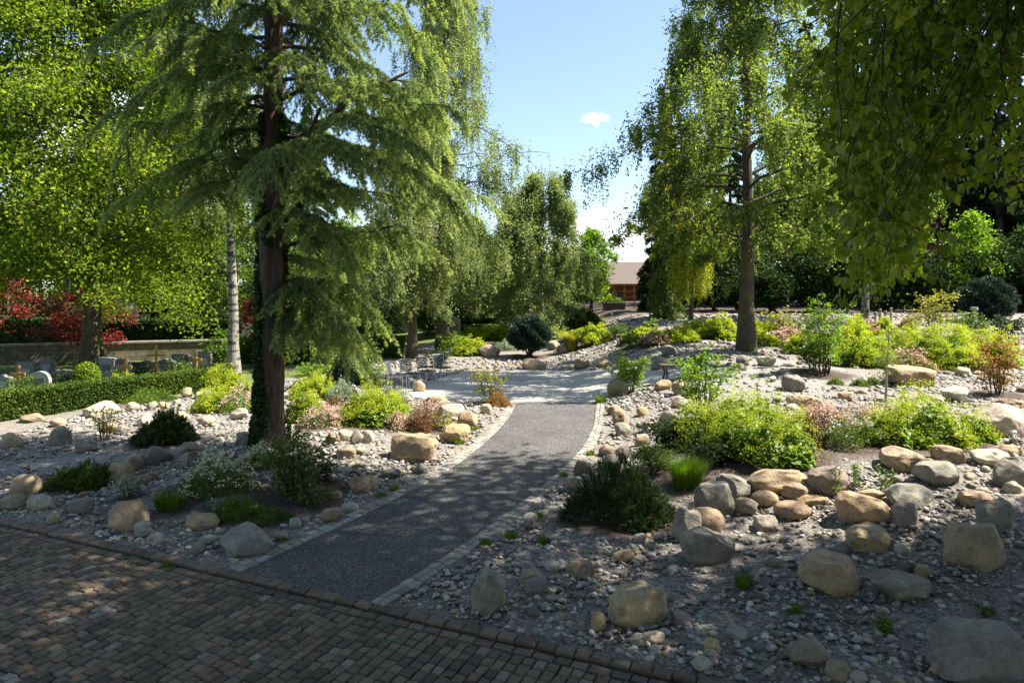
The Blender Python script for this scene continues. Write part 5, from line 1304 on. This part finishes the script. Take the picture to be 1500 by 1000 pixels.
def build_built():
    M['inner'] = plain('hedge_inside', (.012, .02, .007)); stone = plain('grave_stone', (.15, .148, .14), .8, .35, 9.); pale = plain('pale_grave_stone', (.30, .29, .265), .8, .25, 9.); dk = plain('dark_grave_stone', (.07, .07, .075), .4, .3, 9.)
    white = plain('white_render', (.75, .74, .7), .9, .06); wall_m = mat_wall(); cap = plain('wall_coping', (.24, .22, .185))
    metal = plain('chair_metal', (.55, .55, .55), .35, .1, 6., .9); slat = plain('chair_slats', (.03, .045, .06), .6, .15); roofm = plain('brown_roof', (.105, .078, .066), .8, .2, 20.); redm = plain('red_boards', (.28, .055, .03), .8, .25, 9.); glass = plain('window_glass', (.05, .06, .07), .1, .1)
    A = hit(-60, 622); B = hit(333, 562)
    hedge('box_hedge', 'long clipped green hedge between the rock bed and the graves', A, B, .8, .72, .07, 32000)
    A2 = hit(60, 604); B2 = hit(232, 578)
    hedge('box_hedge', 'low dark hedge row directly in front of the long clipped one', A2, B2, .5, .35, .08, 4000, 'mid')
    hedge('box_hedge', 'low clipped hedge running away behind the gravestone at the plaza', at(665, 37), at(760, 40), .7, .7, .11, 5000)
    hedge('box_hedge', 'green clipped hedge left of the brown birch trunk behind the chairs', at(545, 31), at(592, 31), .7, .95, .10, 4000)
    hedge('box_hedge', 'dark hedge closing the view behind the cemetery wall', at(-200, 38), at(360, 36), 1.2, 1.9, .16, 16000, 'dark')
    hedge('box_hedge', 'clipped green hedge behind the cedar trunk between the white birch and the chairs', at(352, 30), at(540, 31), .8, 1.1, .10, 12000)
    r = thing('clipped_ball', 'bright yellow-green clipped box ball in front of the lime trunk', 'topiary', at(127, 23.5)); g = Geo(); D = rdir(4200); D[:, 2] = np.abs(D[:, 2] + .0) * 1.0
    Q = rdir(5200) * np.array([.43, .43, .5]) * U(.82, 1.02, 5200)[:, None] + [0, 0, .5]; leaves(g, Q, .075, up=.5); g.build('foliage', M['box'], r); g = Geo(); g.tube(trunk_line(.7, n=5), .05, .03, 6); g.build('stem', M['twig'], r)
    # graves
    W = 'gravestones of the old cemetery'
    def stone_(px, Y, w, h, top, m, label):
        w *= 1.1; h *= 1.15; r = thing('gravestone', label, 'gravestone', at(px, Y), W, U(-.15, .15)); g = Geo(); n = 13 if top == 'round' else 3
        xs = np.linspace(-w / 2, w / 2, n); zt = h - (1 - np.sqrt(np.maximum(0, 1 - (2 * xs / w) ** 2))) * w * .42 if top == 'round' else (np.array([h * .86, h, h * .86]) if top == 'gable' else np.array([h, h, h * .96]))
        t = .09; V = np.concatenate([np.stack([xs, np.full(n, s * t), zz], 1) for s in (-1, 1) for zz in (np.zeros(n), zt)]); i = np.arange(n - 1)
        fr = lambda a, b: np.stack([a + i, a + i + 1, b + i + 1, b + i], 1)
        Fc = np.concatenate([fr(0, n), fr(3 * n, 2 * n), fr(n, 3 * n), [[0, n, 3 * n, 2 * n], [n - 1, 3 * n - 1 , 4 * n - 1, 2 * n - 1]]]); Fc[-1] = [2 * n - 1, n - 1, 3 * n - 1, 4 * n - 1]
        g.add(V, Fc); g.build('stone', m, r); g = Geo(); g.box([0, 0, .04], [w * 1.25, .34, .14]); g.build('plinth', stone, r); g = Geo(); g.box([0, -t - .004, h * .55], [w * .6, .012, h * .3]); g.build('inscription_panel', pale if m is not pale else stone, r)
    for a in ((5, 22.5, .55, .62, 'gable', stone, 'pointed grey gravestone at the far left edge'), (58, 23, .62, .66, 'round', pale, 'pale round-topped gravestone left of the clipped ball'), (38, 25, .6, .75, 'flat', stone, 'grey square gravestone behind the round-topped pale one'), (70, 26, .5, .8, 'round', stone, 'grey round-topped gravestone just behind the pale round one'),
              (97, 24, .6, .6, 'flat', pale, 'pale square gravestone touching the clipped ball'), (158, 26.5, .6, .75, 'flat', pale, 'pale square gravestone right of the lime trunk'), (179, 26.5, .62, .72, 'round', dk, 'dark round gravestone beside the wooden cross behind the hedge'), (203, 27, .6, .55, 'flat', dk, 'dark low gravestone right of the middle cross'),
              (216, 27, .7, .62, 'gable', dk, 'dark slanted gravestone left of the flower-hung cross'), (243, 27.5, .7, .62, 'gable', stone, 'grey pointed gravestone right of the flower-hung cross'), (265, 28, .62, .75, 'flat', dk, 'dark square gravestone near the right end of the wall'), (279, 28, .55, .66, 'round', stone, 'grey round gravestone left of the rightmost cross'),
              (298, 28, .66, .82, 'flat', stone, 'tall grey gravestone right of the rightmost cross'), (315, 28.5, .6, .75, 'round', dk, 'dark round gravestone beside the white birch trunk'), (663, 36, .75, 1.2, 'gable', pale, 'tall pale gravestone behind the chairs near the plaza')): stone_(*a)
    for px, Y, h, label in ((27, 23, .95, 'orange-brown wooden cross at the left between gravestones'), (184, 24.5, 1.05, 'orange-brown wooden cross right of the lime trunk'), (229, 26.5, 1.35, 'tall orange-brown wooden cross with red and white flowers'), (287, 27, 1.0, 'slim orange-brown wooden cross near the white birch'), (152, 27.5, 1.1, 'dark weathered cross beside the lime trunk')):
        r = thing('wooden_cross', label, 'cross', at(px, Y), 'wooden crosses on the graves', U(-.1, .1)); mm = M['oldwood'] if 'dark' in label else M['crosswood']; g = Geo(); g.box([0, 0, h / 2], [.09, .06, h]); g.build('upright', mm, r); g = Geo(); g.box([0, -.034, h * .7], [h * .5, .05, .09]); g.build('crossbar', mm, r)
        if 'flowers' in label:
            for m_, n, z in ((M['red'], 60, .45), (M['white'], 60, .33)): g = Geo(); leaves(g, rng.normal(size=(n, 3)) * [.12, .05, .07] + [0, -.12, z], .08); g.build('flower_spray', m_, r)
    r = thing('cemetery_wall', 'low old stone wall with coping behind the graves', 'wall', at(150, 31)); a, b = at(-80, 31) - at(150, 31), at(345, 35) - at(150, 31); an = math.atan2(b[1] - a[1], b[0] - a[0]); L = math.hypot(*(b - a)[:2]); c = (a + b) / 2
    g = Geo(); g.box([c[0], c[1], .4], [L, .35, .9], an); g.build('wall', wall_m, r); g = Geo(); k = 16
    for i in range(k): q = a + (b - a) * (i + .5) / k; g.box([q[0], q[1], .89], [L / k - .02, .48, .09], an)
    g.build('coping', cap, r)
    # houses
    r = thing('white_house', 'white rendered house behind the red-leaved maple', 'house', at(186, 42)); g = Geo(); g.box([0, 0, 2.3], [4.6, 5, 4.8]); g.build('wall', white, r)
    g = Geo(); V = [[-2.7, -2.9, 4.6], [2.7, -2.9, 4.6], [2.7, 2.9, 4.6], [-2.7, 2.9, 4.6], [-2.7, 0, 6.5], [2.7, 0, 6.5]]; g.add(V, [[0, 1, 5, 4], [2, 3, 4, 5], [0, 3, 2, 1]]); g.add(np.array(V)[[0, 3, 4, 1, 2, 5]], [[0, 2, 1], [3, 4, 5]]); g.build('roof', roofm, r)
    for x in (-1.2, 1.1): 
        g = Geo(); g.box([x, -2.52, 1.6], [.9, .06, 1.3]); w_ = g.build('window', glass, r); g = Geo(); g.box([x, -2.56, .9], [1.1, .16, .08]); g.build('sill', cap, w_)
    r = thing('white_house', 'pale house glimpsed through the cedar fronds behind the chairs', 'house', at(570, 52)); g = Geo(); g.box([0, 0, 2.6], [9, 6, 5.4]); g.build('wall', white, r)
    g = Geo(); V = np.array([[-5, -3.5, 5.2], [5, -3.5, 5.2], [5, 3.5, 5.2], [-5, 3.5, 5.2], [-5, 0, 8], [5, 0, 8]]); g.add(V, [[0, 1, 5, 4], [2, 3, 4, 5], [0, 3, 2, 1]]); g.add(V, [[0, 4, 3], [1, 2, 5]]); g.build('roof', roofm, r)
    for x in (-3, 0, 3):
        for z in (1.4, 3.9): g = Geo(); g.box([x, -3.02, z], [1., .06, 1.3]); w_ = g.build('window', glass, r); g = Geo(); g.box([x, -3.06, z - .7], [1.2, .16, .08]); g.build('sill', cap, w_)
    h0 = at(918, 74); r = thing('red_house', 'red boarded house with a brown tiled roof at the end of the gap', 'house', h0); g = Geo(); zb = -.2; e = 4.0 - h0[2] 
    g.box([0, 0, (e + zb) / 2], [11, 8, e - zb]); g.build('wall', redm, r); g = Geo(); V = np.array([[-6.2, -4.9, e - .1], [6.2, -4.9, e - .1], [6.2, 4.9, e - .1], [-6.2, 4.9, e - .1], [-6.2, 0, e + 2.3], [6.2, 0, e + 2.3]]); g.add(V, [[0, 1, 5, 4], [2, 3, 4, 5], [0, 3, 2, 1]]); g.add(V, [[0, 4, 3], [1, 2, 5]]); rf = g.build('roof', roofm, r)
    g = Geo(); g.box([-1.2, .3, e + 2.5], [.35, .5, .9]); g.build('chimney', plain('chimney_metal', (.08, .08, .08)), rf)
    for x in (-3.6, -1.6, .6, 2.8): g = Geo(); g.box([x, -4.02, e - 1.3], [.9, .06, 1.2]); w_ = g.build('window', glass, r); g = Geo(); g.box([x, -4.05, e - 1.95], [1.1, .12, .08]); g.build('sill', M['stake'], w_)
    g = Geo(); g.box([0, -4.03, e - 2.5], [11, .1, .2]); g.build('trim_board', M['stake'], r)
    # climbing frame / trellis and planter at the plaza end
    r = thing('wooden_trellis', 'orange-brown wooden trellis frame in front of the red house', 'trellis', at(915, 46)); g = Geo()
    for x in (-.7, 0, .65): g.box([x, 0, .75], [.09, .09, 1.7])
    g.build('posts', M['crosswood'], r); g = Geo()
    for z in (.35, .75, 1.15, 1.55): g.box([-.02, -.07, z], [1.6, .05, .06])
    g.build('rails', M['crosswood'], r)
    r = thing('stone_planter', 'low dark planter wall below the wooden trellis', 'planter', at(899, 43.5)); g = Geo(); g.box([0, 0, .2], [1.35, .6, .5]); g.build('wall', dk, r); g = Geo(); leaves(g, dome(500, 1.2, .5, .35) + [0, 0, .42], .1); g.build('foliage', M['mid'], r)
    # sign
    p = at(1070, 33.5); r = thing('info_sign', 'small white information board on two posts left of the large birch', 'sign', p, rz=-.15); z = CZ - .055 * 33.5 - p[2]; g = Geo(); g.box([0, 0, z], [.52, .03, .36]); g.build('board', plain('white_board', (.72, .74, .75), .5, .03), r)
    for x in (-.2, .2): g = Geo(); g.box([x, .035, z / 2], [.04, .04, z + .2]); g.build('post', metal, r)
    # stakes
    W = 'pale wooden stakes beside young plants'
    for px, py, h, label in ((1282, 478, 22, 'leftmost pale stake of the four standing together'), (1289, 476, 24, 'second pale stake of the four standing together'), (1297, 477, 22, 'third pale stake of the four standing together'), (1305, 474, 24, 'rightmost pale stake of the four standing together'), (1361, 474, 20, 'left stake of the pair behind the sparse yellow-tipped shrub'), (1367, 473, 20, 'right stake of the pair behind the sparse yellow-tipped shrub'),
                             (1157, 487, 18, 'left stake of the three behind the long pink strip'), (1165, 486, 18, 'middle stake of the three behind the long pink strip'), (1172, 487, 16, 'right stake of the three behind the long pink strip')):
        p = hit(px, py); hm = h / F * p[1]; r = thing('wooden_stake', label, 'stake', p, W, U(-.3, .3)); g = Geo(); g.tube(np.array([[0, 0, -.2], [.01, 0, hm * .5], [0, 0, hm - .03], [0, 0, hm]]), [.065, .063, .06, .045], sides=9); g.build('shaft', M['stake'], r)
        g = Geo(); g.tube(np.array([[0, 0, hm - .14], [0, 0, hm - .08]]), .075, .075, 9); g.build('tie', M['oldwood'], r)
    p = hit(1427, 480); r = thing('bollard_lamp', 'grey bollard with a cap before the wood at right', 'bollard', p); g = Geo(); hm = 30 / F * p[1]; g.tube(np.array([[0, 0, -.1], [0, 0, hm * .85]]), .10, .10, 14); g.build('shaft', stone, r); g = Geo(); g.tube(np.array([[0, 0, hm * .85], [0, 0, hm * .86], [0, 0, hm], [0, 0, hm + .01]]), [.10, .15, .15, .02], sides=14); g.build('cap', pale, r)
    # chairs
    def chair(label, px, py, a):
        r = thing('metal_chair', label, 'chair', hit(px, py), 'metal chairs in a row on the plaza', a)
        g = Geo()
        for y in np.linspace(-.18, .18, 6): g.box([0.02, y, .44], [.44, .055, .02])
        g.build('seat', slat, r); g = Geo()
        for z in np.linspace(.52, .84, 7): g.box([-.235 - (z - .46) * .22, 0, z], [.018, .43, .038])
        g.build('backrest', slat, r)
        for x, y in ((.22, .2), (.22, -.2)): g = Geo(); g.tube(np.array([[x + .03, y, 0], [x, y, .43]]), .013, .013, 7); g.build('leg', metal, r)
        for y in (.21, -.21): g = Geo(); g.tube(np.array([[-.30, y, 0], [-.22, y, .44], [-.33, y, .88]]), .013, .013, 7); g.build('leg', metal, r)
        g = Geo()
        g.tube(np.array([[-.22, -.21, .43], [.22, -.21, .43], [.22, .21, .43], [-.22, .21, .43]]), .012, .012, 7); g.build('seat_frame', metal, r); g = Geo(); g.tube(np.array([[-.33, -.21, .88], [-.33, .21, .88]]), .012, .012, 7); g.build('top_rail', metal, r); g = Geo()
    chair('nearest metal chair, seen from the side at the left of the row', 582, 571, -.15); chair('second metal chair of the row, its dark slatted back to the view', 601, 567, -.85); chair('third metal chair of the row, angled toward the plaza', 625, 562, -.8); chair('farthest metal chair of the row, nearest the plaza centre', 648, 557, -.95)
    p = hit(998, 556); r = thing('plaza_bench', 'small dark wooden bench half hidden behind the bright shrub', 'bench', p, rz=.1); g = Geo()
    for y in (-.15, 0, .15): g.box([0, y, .44], [1.3, .13, .05])
    g.build('seat', M['oldwood'], r)
    for x in (-.52, .52): g = Geo(); g.tube(np.array([[x, -.16, 0], [x * .9, -.12, .2], [x, -.15, .41]]), .035, .03, 7); g.tube(np.array([[x, .16, 0], [x * .9, .12, .2], [x, .15, .41]]), .035, .03, 7); g.build('leg', M['oldwood'], r)
    # candle jar at the right edge
    p = hit(1484, 652); r = thing('candle_jar', 'small glass grave candle jar beside the huge pale boulder', 'candle', p); m, nt, b = nodes('jar_glass'); b.inputs['Transmission Weight'].default_value = .85; b.inputs['Roughness'].default_value = .08; b.inputs['Base Color'].default_value = (.9, .92, .9, 1)
    g = Geo(); g.tube(np.array([[0, 0, 0], [0, 0, .02], [0, 0, .2], [0, 0, .22]]), [.05, .065, .065, .05], sides=16); g.build('glass', m, r, smooth_=True); g = Geo(); g.tube(np.array([[0, 0, .215], [0, 0, .25], [0, 0, .27]]), [.06, .06, .02], sides=16); g.build('lid', metal, r); g = Geo(); g.tube(np.array([[0, 0, .015], [0, 0, .11], [0, 0, .112]]), [.045, .045, .0], sides=12); g.build('wax', plain('pink_wax', (.45, .12, .12)), r)
    g = Geo(); p = hit(996, 537); r = thing('red_flower', 'single red poppy flower beside the tall sparse shrub', 'flower', p); leaves(g, rng.normal(size=(14, 3)) * .03 + [0, 0, .22], .09); g.build('petals', M['red'], r); g = Geo(); g.tube(np.array([[0, 0, -.05], [0, 0, .22]]), .006, .004, 4); g.build('stem', M['stemg'], r)
# ------------------------------------------------------------------ sky, sun, camera
def build_sky():
    w = bpy.data.worlds.new('World'); scene.world = w; w.use_nodes = True; nt = w.node_tree; bg = nt.nodes['Background']
    sky = nt.nodes.new('ShaderNodeTexSky'); sky.sky_type = 'NISHITA'; sky.sun_disc = False
    sky.sun_elevation = math.radians(52); sky.sun_rotation = math.radians(84); sky.altitude = 500; sky.air_density = 1.; sky.dust_density = .9; sky.ozone_density = 1.8
    tc = nt.nodes.new('ShaderNodeTexCoord'); D = tc.outputs['Generated']
    no = nd(nt, 'ShaderNodeTexNoise', Scale=9., Detail=9., Roughness=.55); nt.links.new(D, no.inputs['Vector'])
    tot = None
    def mth(op, a, b_):
        q = nt.nodes.new('ShaderNodeMath'); q.operation = op
        for i, v in enumerate((a, b_)):
            if hasattr(v, 'is_output'): nt.links.new(v, q.inputs[i])
            else: q.inputs[i].default_value = v
        return q.outputs[0]
    for px, py, sx, sz in ((862, 345, .055, .032), (915, 352, .05, .026), (1290, 330, .14, .04), (560, 380, .2, .05), (180, 200, .2, .08)):
        c = unit(np.array([(px - CX) / F, 1., (HY - py) / F]))
        s = nt.nodes.new('ShaderNodeVectorMath'); s.operation = 'SUBTRACT'; nt.links.new(D, s.inputs[0]); s.inputs[1].default_value = c
        k = nt.nodes.new('ShaderNodeVectorMath'); k.operation = 'MULTIPLY'; nt.links.new(s.outputs[0], k.inputs[0]); k.inputs[1].default_value = (1 / sx, 1 / sx, 1 / sz)
        l = nt.nodes.new('ShaderNodeVectorMath'); l.operation = 'LENGTH'; nt.links.new(k.outputs[0], l.inputs[0])
        v = mth('SUBTRACT', 1.15, l.outputs['Value']); tot = v if tot is None else mth('MAXIMUM', tot, v)
    # one small puff high in the gap
    c = unit(np.array([(874 - CX) / F, 1., (HY - 174) / F])); s = nt.nodes.new('ShaderNodeVectorMath'); s.operation = 'SUBTRACT'; nt.links.new(D, s.inputs[0]); s.inputs[1].default_value = c
    k = nt.nodes.new('ShaderNodeVectorMath'); k.operation = 'MULTIPLY'; nt.links.new(s.outputs[0], k.inputs[0]); k.inputs[1].default_value = (1 / .026, 1 / .03, 1 / .013)
    l = nt.nodes.new('ShaderNodeVectorMath'); l.operation = 'LENGTH'; nt.links.new(k.outputs[0], l.inputs[0])
    n3 = nd(nt, 'ShaderNodeTexNoise', Scale=55., Detail=6., Roughness=.6); nt.links.new(D, n3.inputs['Vector'])
    puff = mth('ADD', mth('SUBTRACT', .75, l.outputs['Value']), mth('MULTIPLY', mth('SUBTRACT', n3.outputs[0], .5), 2.2))
    d = mth('ADD', mth('MULTIPLY', mth('SUBTRACT', no.outputs[0], .5), 3.2), tot)
    msk = ramp(nt, mth('MAXIMUM', d, puff), [(.05, (0, 0, 0)), (.8, (1, 1, 1))])
    n2 = nd(nt, 'ShaderNodeTexNoise', Scale=22., Detail=6.); nt.links.new(D, n2.inputs['Vector'])
    cl = ramp(nt, n2.outputs[0], [(.3, (5.6, 6.0, 6.6)), (.65, (8., 8., 8.))])
    # a thin bright veil of summer haze over the blue
    sk = mix(nt, VEIL, sky.outputs[0], (6.3, 7.4, 8.6))
    nt.links.new(mix(nt, msk, sk, cl), bg.inputs[0]); bg.inputs[1].default_value = SKY
    L = bpy.data.lights.new('sun', 'SUN'); L.energy = SUNE; L.angle = math.radians(.55); L.color = (1, .93, .80); o = bpy.data.objects.new('sun', L); COL.objects.link(o)
    import mathutils
    o.rotation_euler = mathutils.Vector(SUN).to_track_quat('Z', 'Y').to_euler(); o.location = (20, -3, 30)
SKY = .077; SUNE = 5.; VEIL = .06; EXPO = 1.74
def build_camera():
    c = bpy.data.cameras.new('camera'); c.lens = 24; c.sensor_width = 36; c.shift_y = -(500 - HY) / 1500; c.clip_end = 3000; c.clip_start = .05
    o = bpy.data.objects.new('camera', c); COL.objects.link(o); o.location = (0, 0, CZ); o.rotation_euler = (PI / 2, 0, 0); scene.camera = o
    v = scene.view_settings; v.view_transform = 'Standard'; v.look = 'None'; v.gamma = 1; v.use_curve_mapping = False; v.exposure = EXPO
    cy = scene.cycles; cy.use_denoising = True; cy.max_bounces = 8; cy.diffuse_bounces = 4; cy.glossy_bounces = 2; cy.transmission_bounces = 4; cy.transparent_max_bounces = 4; cy.caustics_reflective = False; cy.caustics_refractive = False; cy.sample_clamp_indirect = 6
import time
_t = time.time()
def tick(n):
    global _t; print('BUILD', n, round(time.time() - _t, 1)); _t = time.time()
plan = plan_plants(); tick('plan')
build_ground(); build_road(); build_path(); tick('ground')
build_rocks(); tick('rocks'); build_plants(plan); tick('plants'); build_built(); tick('built'); build_trees(); tick('trees')
build_litter(); build_sky(); build_camera()
